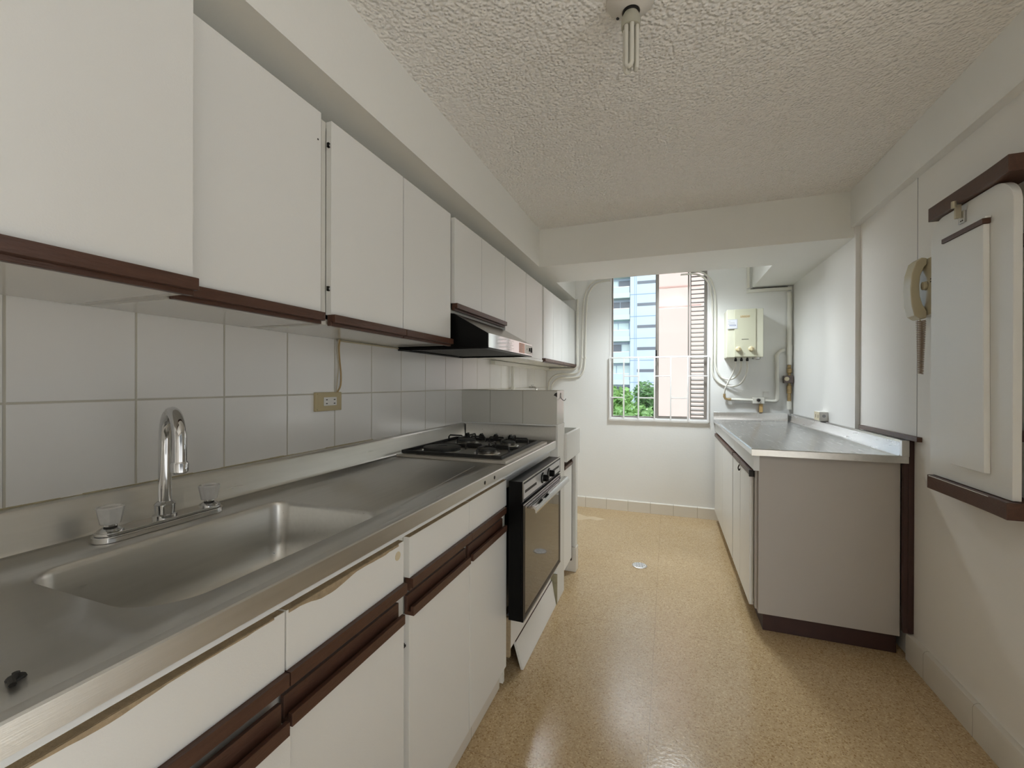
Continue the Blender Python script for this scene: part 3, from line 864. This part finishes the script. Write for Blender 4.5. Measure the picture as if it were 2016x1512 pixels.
# ------------------------------------------------------------------ socket and cable on the tiles
so = thing('wall_socket', 'cream double socket on the wall tiles beyond the sink tap', 'wall socket', (XL, 1.166, 1.065))
MB().box(XL, XL + .010, 1.106, 1.226, 1.063, 1.127).build('plate', M['outlet_tan'], so, .002)
MB().box(XL + .010, XL + .0125, 1.112, 1.220, 1.119, 1.1235).box(XL + .010, XL + .0125, 1.112, 1.220, 1.067, 1.0715).build('rim', M['outlet_tan'], so)
MB().box(XL + .010, XL + .013, 1.140, 1.199, 1.081, 1.110).build('socket_insert', M['outlet_white'], so, .001)
sl = MB()
for yy in (1.148, 1.184):
    for zz in (1.087, 1.100):
        sl.box(XL + .013, XL + .0134, yy, yy + .008, zz, zz + .003)
sl.build('slots', M['slot'], so)
cb = thing('socket_cable', 'thin tan twin cable hanging from the cabinet to the socket', 'cable', (XL + .01, 1.21, 1.12))
MB().tube(smooth_path([(XL + .02, 1.205, 1.312), (XL + .012, 1.210, 1.28), (XL + .010, 1.216, 1.235), (XL + .010, 1.222, 1.19), (XL + .010, 1.220, 1.15), (XL + .008, 1.207, 1.126)]), .0028, 8).build('wire', mat('tan_wire', (.40, .28, .13), .45), cb)
MB().tube(smooth_path([(XL + .018, 1.202, 1.312), (XL + .008, 1.206, 1.27), (XL + .008, 1.212, 1.22), (XL + .008, 1.207, 1.17), (XL + .006, 1.204, 1.126)]), .0016, 8).build('wire', mat('pale_wire', (.45, .40, .30), .45), cb)
tag(MB().tube([(XL + .006, 1.21, 1.309), (XL + .006, 1.62, 1.309)], .003, 6).build('cable', mat('cream_wire', (.52, .46, .32), .5)), 'cream cable running along the tiles under the wall cabinets', 'cable')

# ------------------------------------------------------------------ laundry sink beyond the partition
ls = thing('laundry_sink', 'white cement laundry sink behind the tiled partition', 'sink', (-.83, 2.54, .718))
xo, xi = -.53, -.548
LY0, LY1 = YP1 + .004, 2.731
lb = MB()
lb.box(xi, xo, LY0, LY1, .716, .876).box(XL + .002, XL + .02, LY0, LY1, .716, .876).box(XL + .02, xi, LY0, LY0 + .018, .716, .876).box(XL + .02, xi, LY1 - .018, LY1, .716, .876).box(XL + .02, xi, LY0 + .018, LY1 - .018, .716, .735)
lb.build('basin', M['cement'], ls, .004)
lc = thing('laundry_cabinet', 'narrow white cabinet under the laundry sink', 'kitchen cabinet', (-.83, 2.52, 0))
MB().box(XL + .02, -.575, LY0 + .002, LY0 + .015, .02, .712).box(XL + .02, -.575, 2.575, 2.590, .02, .712).box(XL + .02, -.60, LY0 + .015, 2.575, .08, .095).build('body', M['carcass'], lc)
ld = MB().box(-.565, -.548, LY0 + .003, 2.566, .10, .672).build('door', M['laminate'], lc, .001)
handle_profile('handle', ld, -.548, LY0 + .003, 2.566, .690, .016, out=.008)
MB().box(-.572, -.549, 2.568, 2.582, .08, .705).build('brown_edge', M['darkbrown'], lc)
tag(MB().box(-.60, xo, 2.600, 2.655, .152, .7155).build('masonry_pier', M['cement'], bevel=.003), 'white masonry leg holding up the laundry sink', 'pier')
tag(MB().box(-.605, xo + .004, 2.596, 2.66, .001, .150).build('tile_footing', [M['bb_side']], bevel=.002), 'stained tile footing under the laundry sink leg', 'footing')
tag(MB().tube([(XL + .02, 2.99, 1.284), (XL + .02, 2.99, 1.16), (XL + .02, 2.99, 1.10)], .011, 12).lathe([(.016, 0), (.016, .02)], (XL + .02, 2.99, 1.115), 'z', 12).build('water_pipe', M['pvc']), 'short white pipe dropping below the far wall cabinets', 'pipe')
tg = thing('laundry_tap', 'small metal tap over the laundry sink', 'tap', (XL, 3.45, 1.12))
MB().tube([(XL + .002, 3.45, 1.125), (XL + .05, 3.45, 1.125), (XL + .065, 3.45, 1.11), (XL + .065, 3.45, 1.09)], .008, 10).build('spout', M['chrome_sat'], tg)
MB().box(XL + .025, XL + .035, 3.42, 3.48, 1.138, 1.146).build('handle', M['chrome_sat'], tg, .001)
# hook on the partition end
hk = thing('wall_hook', 'small dark metal hook on the end of the tiled partition', 'hook', (XPE, 2.275, 1.09))
MB().tube(smooth_path([(XPE + .002, 2.268, 1.108), (XPE + .004, 2.268, 1.08), (XPE + .018, 2.278, 1.066), (XPE + .022, 2.30, 1.075)], 5), .0018, 8).build('wire_hook', M['slot'], hk)
MB().box(XPE + .0002, XPE + .0025, 2.262, 2.274, 1.078, 1.098).build('hook_base', M['greyink'], hk)
MB().prism([(-.560, 1.106), (-.548, 1.112), (-.5478, 1.085), (-.553, 1.09), (-.566, 1.096)], YP0 - .0008, YP0 + .001, 'y').build('tile_chip', M['slot'], pt)

# ------------------------------------------------------------------ ceiling bulb
lb_ = thing('ceiling_bulb', 'unlit compact fluorescent bulb in a white ceiling rose', 'ceiling lamp', (-.098, 1.21, ZC))
MB().lathe([(.066, 0), (.064, -.008), (.042, -.026), (.028, -.036), (.024, -.037), (.024, -.030)], (-.098, 1.205, ZC), 'z', 32).build('ceiling_rose', M['canopy'], lb_)
MB().lathe([(.021, -.034), (.021, -.042)], (-.098, 1.205, ZC), 'z', 20).build('socket', M['slot'], lb_)
MB().lathe([(.019, -.042), (.024, -.052), (.026, -.064), (.025, -.080)], (-.098, 1.205, ZC), 'z', 24).build('bulb_base', M['bulb_base'], lb_)
for k in range(3):
    a = k * 2 * PI / 3 + .3
    cx, cy = -.098 + .0145 * math.cos(a), 1.205 + .0145 * math.sin(a)
    tx, ty = -math.sin(a) * .0075, math.cos(a) * .0075
    zb2 = ZC - .192
    p = [(cx + tx, cy + ty, ZC - .075), (cx + tx, cy + ty, zb2 + .008), (cx + tx * .7, cy + ty * .7, zb2 + .002), (cx, cy, zb2), (cx - tx * .7, cy - ty * .7, zb2 + .002), (cx - tx, cy - ty, zb2 + .008), (cx - tx, cy - ty, ZC - .075)]
    MB().tube(p, .0062, 12).build('bulb_tube', M['bulb_white'], lb_)
MB().lathe([(.005, 0), (.004, -.002), (0, -.002)], (-.135, 1.225, ZC - .0275), 'z', 10).build('screw', M['slot'], lb_)

# ------------------------------------------------------------------ floor drain
fd = thing('floor_drain', 'round slotted drain cover in the floor', 'floor drain', (-.166, 2.832, 0))
MB().lathe([(.046, 0), (.046, .003), (.042, .004)], (-.166, 2.832, .0003), 'z', 32).build('drain_ring', M['chrome_sat'], fd)
MB().lathe([(.039, .004), (.039, .005)], (-.166, 2.832, .0003), 'z', 32).build('drain_cover', M['drain_white'], fd)
sl = MB()
for i in range(-3, 4):
    for j in (-1, 0, 1):
        x, y = -.166 + i * .0095, 2.832 + j * .022 + (i % 2) * .006
        if math.hypot(x + .166, y - 2.832) < .030: sl.box(x - .002, x + .002, y - .007, y + .007, .0053, .0057)
sl.build('drain_slots', M['slot'], fd)
tag(MB().prism([(-.93 + .0, 3.62), (-.70, 3.60), (-.62, 3.66), (-.56, 3.64), (-.50, 3.70), (-.60, 3.74), (-.66, 3.72), (-.78, 3.80), (-.90, 3.74)], .0002, .0006, 'z').build('floor_stain', mat('pale_stain', (.60, .48, .32), .4)), 'pale worn patch on the floor near the window wall', 'stain')

# ------------------------------------------------------------------ right side: cabinets and steel counter
rc = thing('steel_counter', 'short stainless steel counter on the right, below the water heater', 'worktop', (.65, 3.12, .83))
rt = MB()
rt.prism([(.365, .831), (.365, .853), (.369, .859), (.377, .859), (.385, .854), (.92, .854), (.92, .831)], 2.250, 4.003)
rt.build('counter_sheet', M['steel_r'], rc)
MB().prism([(2.236, .829), (2.236, .857), (2.241, .860), (2.250, .857), (2.252, .829)], .365, .943, 'x').build('end_edge', M['steel'], rc)
MB().prism([(.908, .853), (.916, .858), (.920, .868), (.923, .915), (.930, .923), (.9445, .923), (.9445, .829), (.91, .829)], 2.2525, 4.003).build('side_splash', M['steel_r'], rc)
MB().box(.919, .9445, 2.235, 2.2525, .8575, .924).build('splash_end_cap', M['steel'], rc, .001)
MB().prism([(3.985, .853), (3.993, .858), (3.997, .915), (4.003, .923), (4.0165, .923), (4.0165, .829), (3.985, .829)], .366, .9075, 'x').build('back_splash', M['steel_r'], rc)

def right_cab(label, y0, y1, doors):
    o = thing('base_cabinet', label, 'kitchen cabinet', (.66, (y0 + y1) / 2, 0), 'white base cabinets under the steel counter')
    b = MB().box(.399, .928, y0, y0 + .018, .089, .826).box(.399, .928, y1 - .015, y1, .089, .826).box(.399, .928, y0 + .018, y1 - .015, .089, .10)
    b.box(.395, .410, y0 + .018, y1 - .015, .755, .826).box(.389, .410, y0 + .018, y0 + .05, .10, .755).box(.915, .928, y0 + .018, y1 - .015, .10, .826)
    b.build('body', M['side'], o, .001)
    for a, c in doors:
        d = MB().box(.370, .388, a, c, .100, .722).build('door', M['laminate'], o, .001)
        MB().prism([(.368, .722), (.374, .722), (.374, .738), (.390, .738), (.390, .722), (.396, .722), (.396, .746), (.368, .746)][0:8], a, c).build('handle', M['brown'], d)
    return o
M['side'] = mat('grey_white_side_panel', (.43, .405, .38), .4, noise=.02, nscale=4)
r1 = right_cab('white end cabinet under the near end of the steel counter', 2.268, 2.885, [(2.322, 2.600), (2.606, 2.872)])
MB().box(.4235, .928, 2.298, 2.880, .001, .0875).build('plinth', M['darkbrown'], r1)
MB().box(.376, .399, 2.250, 2.2665, .757, .828).build('white_apron_end', M['apron_white'], r1)
MB().box(.378, .394, 2.2675, 2.885, .757, .828).build('white_apron', M['apron_white'], r1)
MB().box(.366, .397, 2.308, 2.320, .716, .748).build('rail_end', M['slot'], r1, .001)
hkk = MB().tube(smooth_path([(.366, 2.603, .722), (.360, 2.603, .705), (.364, 2.603, .690), (.369, 2.603, .70)], 4), .003, 8)
hkk.build('door_catch', M['slot'], r1)
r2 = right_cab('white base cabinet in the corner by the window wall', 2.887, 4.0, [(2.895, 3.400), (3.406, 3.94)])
MB().box(.4235, .928, 2.887, 3.98, .001, .0875).build('plinth', M['bb_far'], r2)
MB().box(.378, .394, 2.887, 4.0, .757, .828).build('white_apron', M['apron_white'], r2)
# brown trims against the right wall
tag(MB().box(.9295, .9445, 2.243, 2.264, .118, .8285).box(.9450, .9645, 2.243, 2.264, .118, .925).build('corner_batten', M['darkbrown'], bevel=.001), 'dark brown vertical batten between the end cabinet and the wall', 'wood trim')
tag(MB().box(.9465, .9645, 2.186, 2.745, .9255, .945).build('wall_batten', M['brown'], bevel=.001), 'brown wooden strip along the wall behind the counter splash', 'wood trim')

ro = thing('counter_socket', 'cream surface socket box on the right wall above the counter', 'wall socket', (.945, 3.24, .93))
MB().box(.900, .9448, 3.196, 3.300, .926, .984).build('box', M['outlet_white'], ro, .002)
MB().box(.8975, .900, 3.198, 3.298, .928, .982).build('face_plate', M['cream'], ro, .001)
MB().box(.8968, .8975, 3.215, 3.222, .945, .965).box(.8968, .8975, 3.262, 3.269, .945, .965).build('slots', M['slot'], ro)
MB().lathe([(.010, 0), (.010, -.0008)], (.922, 3.1962, .958), 'y', 16).build('knockout', M['greyink'], ro)

# ------------------------------------------------------------------ ironing board folded on the right wall
ib = thing('folding_ironing_board', 'white board folded flat against the right wall between brown rails', 'ironing board', (.93, 1.78, .78))
def rb(x0, x1, y0, y1, z0, z1, r, name, mt, parent, bevel=.0015):
    pts = [(y0, z0), (y1, z0)]
    for i in range(9):
        a = PI / 2 * i / 8
        pts.append((y1 - r + r * math.cos(a), z1 - r + r * math.sin(a)))
    for i in range(9):
        a = PI / 2 + PI / 2 * i / 8
        pts.append((y0 + r + r * math.cos(a), z1 - r + r * math.sin(a)))
    return MB().prism(pts, x0, x1, 'x').build(name, mt, parent, bevel)
brd = rb(.900, .920, 1.592, 1.988, .835, 1.745, .075, 'board', M['laminate'], ib)
# support leg, slightly tilted, with brown top strip
MB().hexa([(.884, 1.676, .895), (.884, 1.684, 1.640), (.884, 1.838, .895), (.884, 1.878, 1.640),
           (.8995, 1.676, .895), (.8995, 1.684, 1.640), (.8995, 1.838, .895), (.8995, 1.878, 1.640)]).build('support_leg', M['laminate'], ib, .0015)
MB().box(.880, .8995, 1.680, 1.884, 1.6405, 1.656).build('brown_strip', M['brown'], ib, .001)
MB().box(.885, .8995, 1.678, 1.84, 1.6565, 1.6605).build('paint_drip', M['laminate'], ib)
def rail(z0, z1, name, deep0, deep1):
    pts = [(.9645, 1.975), (.885, 1.975)]
    # face bows out towards the near end
    n = 8
    for i in range(n + 1):
        t = i / n
        pts.append((.885 - deep1 * max(0, (t - .6) / .4) ** 2, 1.965 - .39 * t))
    pts.append((.9645, 1.575))
    return MB().prism(pts, z0, z1, 'z').build(name, M['brown'], ib, .0015)
rail(1.747, 1.795, 'top_rail', 0, .006)
rail(.785, .8335, 'bottom_rail', 0, .006)
MB().box(.8835, .8850, 1.60, 1.962, .8300, .8318).build('rail_groove', M['outlet_white'], ib)
MB().box(.9205, .9645, 1.60, 1.64, 1.0, 1.03).box(.9205, .9645, 1.60, 1.64, 1.55, 1.58).build('wall_spacer', M['darkbrown'], ib)
lt = MB().box(.893, .8998, 1.792, 1.822, 1.683, 1.722)
lt.build('latch_plate', M['chrome_sat'], ib, .0015)
lt2 = MB().lathe([(.007, 0), (.007, .022)], (.8755, 1.807, 1.735), 'z', 12).box(.878, .893, 1.802, 1.812, 1.700, 1.745)
lt2.build('latch_bolt', mat('pale_brass', (.50, .45, .34), .35, metal=.6), ib, .001)
MB().lathe([(.0022, 0), (.0022, -.0006)], (.893, 1.807, 1.690), 'x', 8).lathe([(.0022, 0), (.0022, -.0006)], (.893, 1.799, 1.69), 'x', 8).build('latch_screws', M['slot'], ib)

# ------------------------------------------------------------------ intercom phone
ph = thing('intercom_phone', 'ivory wall intercom handset with a coiled cord', 'intercom', (.96, 2.11, 1.42))
MB().prism([(2.045, 1.425), (2.165, 1.425), (2.165, 1.645), (2.045, 1.645)], .936, .9645, 'x').build('base', M['phone'], ph, .004)
hs = MB()
prof = [(.935, 1.646), (.918, 1.650), (.900, 1.634), (.888, 1.59), (.884, 1.53), (.888, 1.465), (.897, 1.426), (.915, 1.412), (.934, 1.414), (.935, 1.440), (.922, 1.468), (.914, 1.50), (.912, 1.54), (.915, 1.58), (.926, 1.612), (.935, 1.622)]
hs.prism(prof, 2.090, 2.150).build('handset', M['phone'], ph, .004)
MB().lathe([(.017, -.001), (.015, -.012), (0, -.016)], (.936, 2.10, 1.54), 'x', 20).build('speaker_dome', M['phone'], ph)
MB().box(.9352, .936, 2.052, 2.072, 1.548, 1.552).box(.9352, .936, 2.052, 2.072, 1.558, 1.562).build('slots', M['slot'], ph)
coil = []
n = 30
for side in (0, 1):
    for i in range(n * 10 + 1):
        t = i / (n * 10)
        if side: t = 1 - t
        z = 1.405 - .205 * t
        off = (.010 - .006 * t) * (1 if side else -1)
        a = 2 * PI * n * t
        r = .0105 - .005 * t
        coil.append((.915 + r * math.cos(a), 2.088 + off + r * math.sin(a), z))
MB().tube(coil, .0016, 5).build('coiled_cord', mat('cord_plastic', (.34, .26, .19), .4), ph)
MB().tube(smooth_path([(.92, 2.11, 1.415), (.918, 2.10, 1.408), (.915, 2.09, 1.404)], 4), .002, 6).build('cord_plug', M['phone'], ph)

# ------------------------------------------------------------------ water heater
wh = thing('gas_water_heater', 'cream tankless gas water heater on the window wall', 'water heater', (.575, 3.92, 1.37))
hx0, hx1, hyf, hz0, hz1 = .445, .703, 3.83, 1.372, 1.755
MB().box(hx0, hx1, hyf + .001, YF - .001, hz0, hz1).build('casing', M['heater'], wh, .003)
MB().box(hx0 + .055, hx1 - .052, hyf - .006, hyf + .001, hz0 + .004, hz1).build('front_panel', M['heater_in'], wh, .002)
MB().box(hx0 + .105, hx0 + .155, hyf - .0066, hyf - .006, 1.512, 1.516).build('slot', M['slot'], wh)
for kx, kz in ((.526, 1.437), (.618, 1.437)):
    kk = MB().lathe([(.021, 0), (.021, -.004), (.018, -.006), (.016, -.018), (.013, -.020), (0, -.020)], (kx, hyf - .006, kz), 'y', 24)
    kk.box(kx - .004, kx + .004, hyf - .034, hyf - .022, kz - .014, kz + .014)
    kk.build('knob', M['knob_cream'], wh)
MB().lathe([(.003, 0), (.003, -.001)], (.572, hyf - .006, 1.402), 'y', 10).build('indicator', M['greyink'], wh)
MB().box(.540, .606, hyf - .0066, hyf - .006, 1.684, 1.706).build('logo_plate', M['cream'], wh)
text_mesh('UNIGAS', .019, M['gold'], wh, (.573, hyf - .0070, 1.695), (1, 0, 0), (0, 0, 1), 'logo_lettering', shear=.3)
MB().box(.447, .520, hyf - .0072, hyf - .0065, 1.600, 1.676).build('energy_sticker', M['sticker'], wh)
fs = MB()
fs.box(.449, .518, hyf - .0076, hyf - .0072, 1.673, 1.6745).box(.449, .518, hyf - .0076, hyf - .0072, 1.602, 1.6035).box(.5165, .518, hyf - .0076, hyf - .0072, 1.602, 1.6745)
for k, (a, b_) in enumerate(((.452, .470), (.455, .50), (.452, .505))):
    fs.box(a, b_, hyf - .0076, hyf - .0072, 1.660 - k * .012, 1.6625 - k * .012)
fs.build('sticker_rules', M['greyink'], wh)
fs = MB()
for k in range(9):
    fs.box(.462 + k * .0055, .4655 + k * .0055, hyf - .0077, hyf - .0072, 1.622, 1.632)
fs.build('sticker_print', M['ink'], wh)
for cx in (.518, .560, .602):
    MB().lathe([(.007, hz0 + .002), (.007, hz0 - .008), (.010, hz0 - .010), (.010, hz0 - .026), (.007, hz0 - .030)], (cx, 3.90, 0), 'z', 12).build('connector', M['slot'], wh)
MB().lathe([(.030, hz0 + .002), (.030, hz0 - .012), (.022, hz0 - .018)], (.665, 3.90, 0), 'z', 20).build('bottom_cap', M['chrome_sat'], wh)

def pipe(name, label, pts, r, mt, cat='pipe', n=6, extra=None, group=None):
    b = MB().tube(smooth_path(pts, n) if n else pts, r, 12)
    if extra: extra(b)
    return tag(b.build(name, mt), label, cat, group)
yw = 4.006
def clips(b, spots, r=.008):
    for x, z, ax in spots:
        b.lathe([(r, -.006), (r, .006)], (x, yw, z), ax, 12)
# left conduits
pipe('conduit', 'thick white conduit beside the end wall cabinet, nearest the cabinet', [(-.806, yw, 1.954), (-.806, yw, 1.6), (-.804, yw, 1.36), (-.815, yw, 1.315), (-.85, yw, 1.298), (-.95, yw, 1.296), (-1.09, yw, 1.293)], .0115, M['pvc'])
pipe('conduit', 'slim white conduit left of the window, left one of the close pair', [(-.50, yw, 2.133), (-.58, yw, 2.130), (-.66, yw, 2.105), (-.715, yw, 2.04), (-.745, yw, 1.93), (-.753, yw, 1.8), (-.757, yw, 1.55), (-.762, yw, 1.38), (-.775, yw, 1.30), (-.805, yw, 1.262), (-.86, yw, 1.250), (-.95, yw, 1.249), (-1.02, yw, 1.235), (-1.07, yw, 1.19), (-1.085, yw, 1.13), (-1.086, yw, .9)], .0075, M['pvc'],
     extra=lambda b: clips(b, ((-.753, 1.80, 'z'), (-.756, 1.40, 'z'), (-.96, 1.249, 'x')), .010))
pipe('conduit', 'slim white conduit left of the window, right one of the close pair', [(-.50, yw, 2.108), (-.57, yw, 2.105), (-.64, yw, 2.08), (-.69, yw, 2.02), (-.715, yw, 1.93), (-.722, yw, 1.8), (-.727, yw, 1.55), (-.732, yw, 1.37), (-.745, yw, 1.28), (-.785, yw, 1.228), (-.86, yw, 1.214), (-.95, yw, 1.213), (-1.00, yw, 1.20), (-1.04, yw, 1.16), (-1.053, yw, 1.11), (-1.054, yw, .9)], .0075, M['pvc'],
     extra=lambda b: clips(b, ((-.722, 1.80, 'z'), (-.727, 1.40, 'z'), (-.96, 1.213, 'x')), .010))
# over the window
tag(MB().tube([(-.50, yw, 2.133), (.16, yw, 2.137)], .0075, 10).build('conduit', M['pvc']), 'white conduit crossing along the top of the window, under the beam', 'pipe')
pipe('water_pipe', 'white pipe looping right of the window to the heater, right one of the pair', [(.14, yw, 2.135), (.24, yw, 2.125), (.31, yw, 2.085), (.352, yw, 2.02), (.372, yw, 1.92), (.378, yw, 1.8), (.379, yw, 1.5), (.378, yw, 1.33), (.395, yw, 1.26), (.43, yw, 1.212), (.48, 3.98, 1.196), (.52, 3.95, 1.213), (.548, 3.92, 1.25), (.558, 3.90, 1.30), (.560, 3.90, 1.345)], .0075, M['pvc'])
pipe('water_pipe', 'white pipe looping right of the window to the heater, left one of the pair', [(.10, yw, 2.110), (.22, yw, 2.105), (.29, yw, 2.065), (.33, yw, 2.00), (.347, yw, 1.90), (.352, yw, 1.8), (.353, yw, 1.5), (.353, yw, 1.30), (.362, yw, 1.235), (.395, yw, 1.18), (.45, yw, 1.145), (.52, 3.98, 1.140), (.565, 3.95, 1.165), (.592, 3.92, 1.22), (.602, 3.90, 1.28), (.602, 3.90, 1.345)], .0075, M['pvc'])
pipe('flexible_hose', 'white flexible hose from the heater to the brass elbow', [(.518, 3.90, 1.345), (.515, 3.90, 1.30), (.498, 3.92, 1.24), (.468, 3.95, 1.17), (.448, 3.97, 1.11), (.446, 3.985, 1.075)], .0065, M['hose'], 'hose')
be = MB()
be.lathe([(.010, 0), (.010, .028)], (.446, 3.985, 1.048), 'z', 10).tube([(.446, 3.985, 1.052), (.452, 3.985, 1.036), (.474, 3.985, 1.030)], .010, 10).lathe([(.011, 0), (.011, .022)], (.474, 3.985, 1.030), 'x', 8)
tag(be.build('brass_elbow', M['brass']), 'brass elbow at the end of the heater hose', 'pipe fitting')
gp = thing('gas_pipe_run', 'white pipework right of the heater with a valve box', 'pipe', (.7, 3.99, 1.03))
ygp = 3.995
MB().tube([(.497, ygp, 1.028), (.655, ygp, 1.023)], .0125, 12).build('pipe_section', M['pvc'], gp)
MB().box(.655, .740, 3.975, YF - .001, .997, 1.046).build('valve_box', M['pvc'], gp, .003)
MB().tube([(.741, ygp, 1.022), (.80, ygp, 1.018)], .0125, 12).build('pipe_section', M['pvc'], gp)
MB().tube(smooth_path([(.80, ygp, 1.018), (.825, ygp, 1.022), (.834, ygp, 1.05), (.834, ygp, 1.2), (.831, ygp, 1.37), (.836, ygp, 1.40), (.858, ygp, 1.425), (.885, ygp, 1.435)], 5), .014, 14).build('riser_pipe', M['pvc'], gp)
MB().lathe([(.0125, 0), (.0125, -.008), (.008, -.010)], (.697, 3.975, 1.025), 'y', 16).build('valve_knob', M['slot'], gp)
MB().lathe([(.018, -.001), (.018, .0)], (.697, 3.975, 1.025), 'y', 16).build('valve_ring', M['chrome_sat'], gp)
tag(MB().box(.706, .730, 3.985, YF - .001, .926, .995).build('gas_marker_tube', M['copper'], bevel=.003), 'tan plastic tag hanging below the valve box', 'tag')
mv = thing('corner_gas_riser', 'white riser pipe in the corner with brass valves and regulator', 'pipe', (.92, 3.99, .93))
xr = .917
MB().lathe([(.017, 1.315), (.017, 1.39), (.021, 1.39), (.021, 1.47), (.017, 1.47), (.017, 1.90)], (xr, ygp, 0), 'z', 14).build('riser_pipe', M['pvc'], mv)
MB().tube([(xr, ygp, 1.02), (xr, ygp, .955)], .017, 14).build('riser_pipe', M['pvc'], mv)
MB().lathe([(.013, 1.312), (.013, 1.290), (.009, 1.288), (.018, 1.284), (.018, 1.250), (.012, 1.246), (.012, 1.228)], (xr, ygp, 0), 'z', 12).build('brass_valve', M['brass'], mv)
MB().lathe([(.012, 1.165), (.012, 1.150), (.018, 1.146), (.018, 1.085), (.012, 1.08), (.014, 1.060), (.014, 1.021)], (xr, ygp, 0), 'z', 12).build('brass_valve', M['brass'], mv)
MB().box(.874, .940, 3.965, 4.01, 1.166, 1.227).build('regulator', M['regulator'], mv, .005)
MB().lathe([(.017, 0), (.017, -.004), (.012, -.006)], (.893, 3.965, 1.20), 'y', 16).build('regulator_dial', M['cream'], mv)
tp_ = thing('corner_cable_trunk', 'white trunking under the corner duct above the heater', 'cable trunking', (.78, 4.0, 1.93))
MB().box(.612, .632, 3.99, YF - .001, 1.955, 2.16).build('vertical_trunk', M['pvc'], tp_, .002)
MB().box(.612, .930, 3.985, YF - .001, 1.915, 1.940).build('horizontal_trunk', M['pvc'], tp_, .002)
MB().box(.640, .905, 3.998, YF - .0012, 1.9405, 1.9475).build('painted_shadow', M['slot'], tp_)  # dark strip painted in for the shade between trunk and duct
tag(MB().box(.738, .778, 4.004, YF - .001, 1.049, 1.096).build('blank_plate', M['outlet_white'], bevel=.002), 'small white blank plate above the valve box', 'wall plate')

# ------------------------------------------------------------------ outside
struct(box('ground', M['street'], -60, 60, 8, 120, -11.2, -11), 'street far below the window', 'ground')
ab = thing('apartment_building', 'pale blue apartment tower with balconies seen through the window', 'building', (-6, 55, -11))
YA = 55.0
FH = 2.72
MB().box(-4.45, 10, YA, YA + 10, -11, 42).build('wall', M['blue_wall'], ab)
MB().box(-42, -4.45, YA + 1.6, YA + 10, -11, 42).build('wall', M['blue_wall'], ab)  # stretched left beyond the view, added to block low sky light
jl = MB()
for x in (-3.95, -3.75): jl.box(x, x + .05, YA - .02, YA, -11, 42)
for k in range(18):
    z = 31.19 - k * FH
    jl.box(-4.45, 10, YA - .03, YA, z, z + .08)
jl.build('panel_joints', M['blue_line'], ab)
for k in range(15):
    z = 32.49 - k * FH
    w = MB().box(-3.6, -1.0, YA - .04, YA + .01, z, z + .36); w.build('slit_window', M['bwin'], ab)
    zb3 = z - 1.55
    bl = MB().box(-16, -4.5, YA + .1, YA + 1.6, zb3, zb3 + .62).build('balcony_slab', M['balc'], ab)
    MB().box(-16, -4.55, YA + .12, YA + .16, zb3 + .62, zb3 + 1.35).build('balcony_rail', M['balc_rail'], bl)
    MB().box(-16, -4.55, YA + .08, YA + .2, zb3 + 1.35, zb3 + 1.42).build('handrail', M['outlet_white'], bl)
    xx = -15.5
    while xx < -4.9:
        wd = random.uniform(.9, 1.7)
        x2 = min(xx + wd, -4.6)
        MB().box(xx, x2, YA + 1.5, YA + 1.6, zb3 + .7, zb3 + FH - .3).build('balcony_window', random.choice([M['bwin'], M['bwin'], M['bcurtain']]), ab)
        xx = x2 + .12
pb = thing('pink_building', 'pale pink rendered block close outside on the right', 'building', (4, 14, -11))
MB().box(-.36, 9, 14, 20, -11, 12).build('wall', M['pink'], pb)
g = MB()
for z in (4.10, 3.50): g.box(-.36, .93, 13.98, 14.0, z, z + .04)
g.build('grooves', M['pink_g'], pb)
def tree(label, x, y, ztop, r, mt, seed, n=2600):
    rnd = random.Random(seed)
    o = thing('tree', label, 'tree', (x, y, -11), 'trees outside the window')
    MB().tube([(x, y, -11), (x + .1, y, -6), (x, y, ztop - r)], [.3, .22, .1], 8).build('trunk', M['bark'], o)
    f = MB()
    lobes = [(rnd.uniform(-.6, .6) * r, rnd.uniform(-.6, .6) * r, rnd.uniform(-.9, .1) * r, rnd.uniform(.35, .6) * r) for _ in range(11)]
    lobes.append((0, 0, -.45 * r, .5 * r))
    for i in range(n):
        lx, ly, lz, lr = rnd.choice(lobes)
        v = Vector((rnd.gauss(0, 1), rnd.gauss(0, 1), rnd.gauss(0, 1))).normalized() * lr * rnd.uniform(.55, 1)
        p = Vector((x + lx, y + ly, ztop - lr * .3 + lz)) + v
        a = Vector((rnd.gauss(0, 1), rnd.gauss(0, 1), rnd.gauss(0, .6))).normalized()
        b = a.orthogonal().normalized()
        s1 = rnd.uniform(.09, .20)
        vs = [f.bm.verts.new(p + a * s1), f.bm.verts.new(p + b * s1 * .5), f.bm.verts.new(p - a * s1), f.bm.verts.new(p - b * s1 * .5)]
        f._f(vs)
    f.build('foliage', mt, o, smooth=False)
tree('leafy tree at the left of the view below the blue tower', -3.0, 25, .95, 1.5, M['leafm'], 1)
tree('bushy green tree in front of the blue tower, lowest in the view', -1.75, 20, -.15, 1.3, M['leafm'], 2, 3200)
tree('green tree beside the window mullion in front of the blue tower', -.95, 28.5, .75, 1.5, M['leafm2'], 3)
tree('low green tree at the bottom left of the window view', -2.6, 16.5, -.75, 1.2, M['leafm'], 4, 2600)
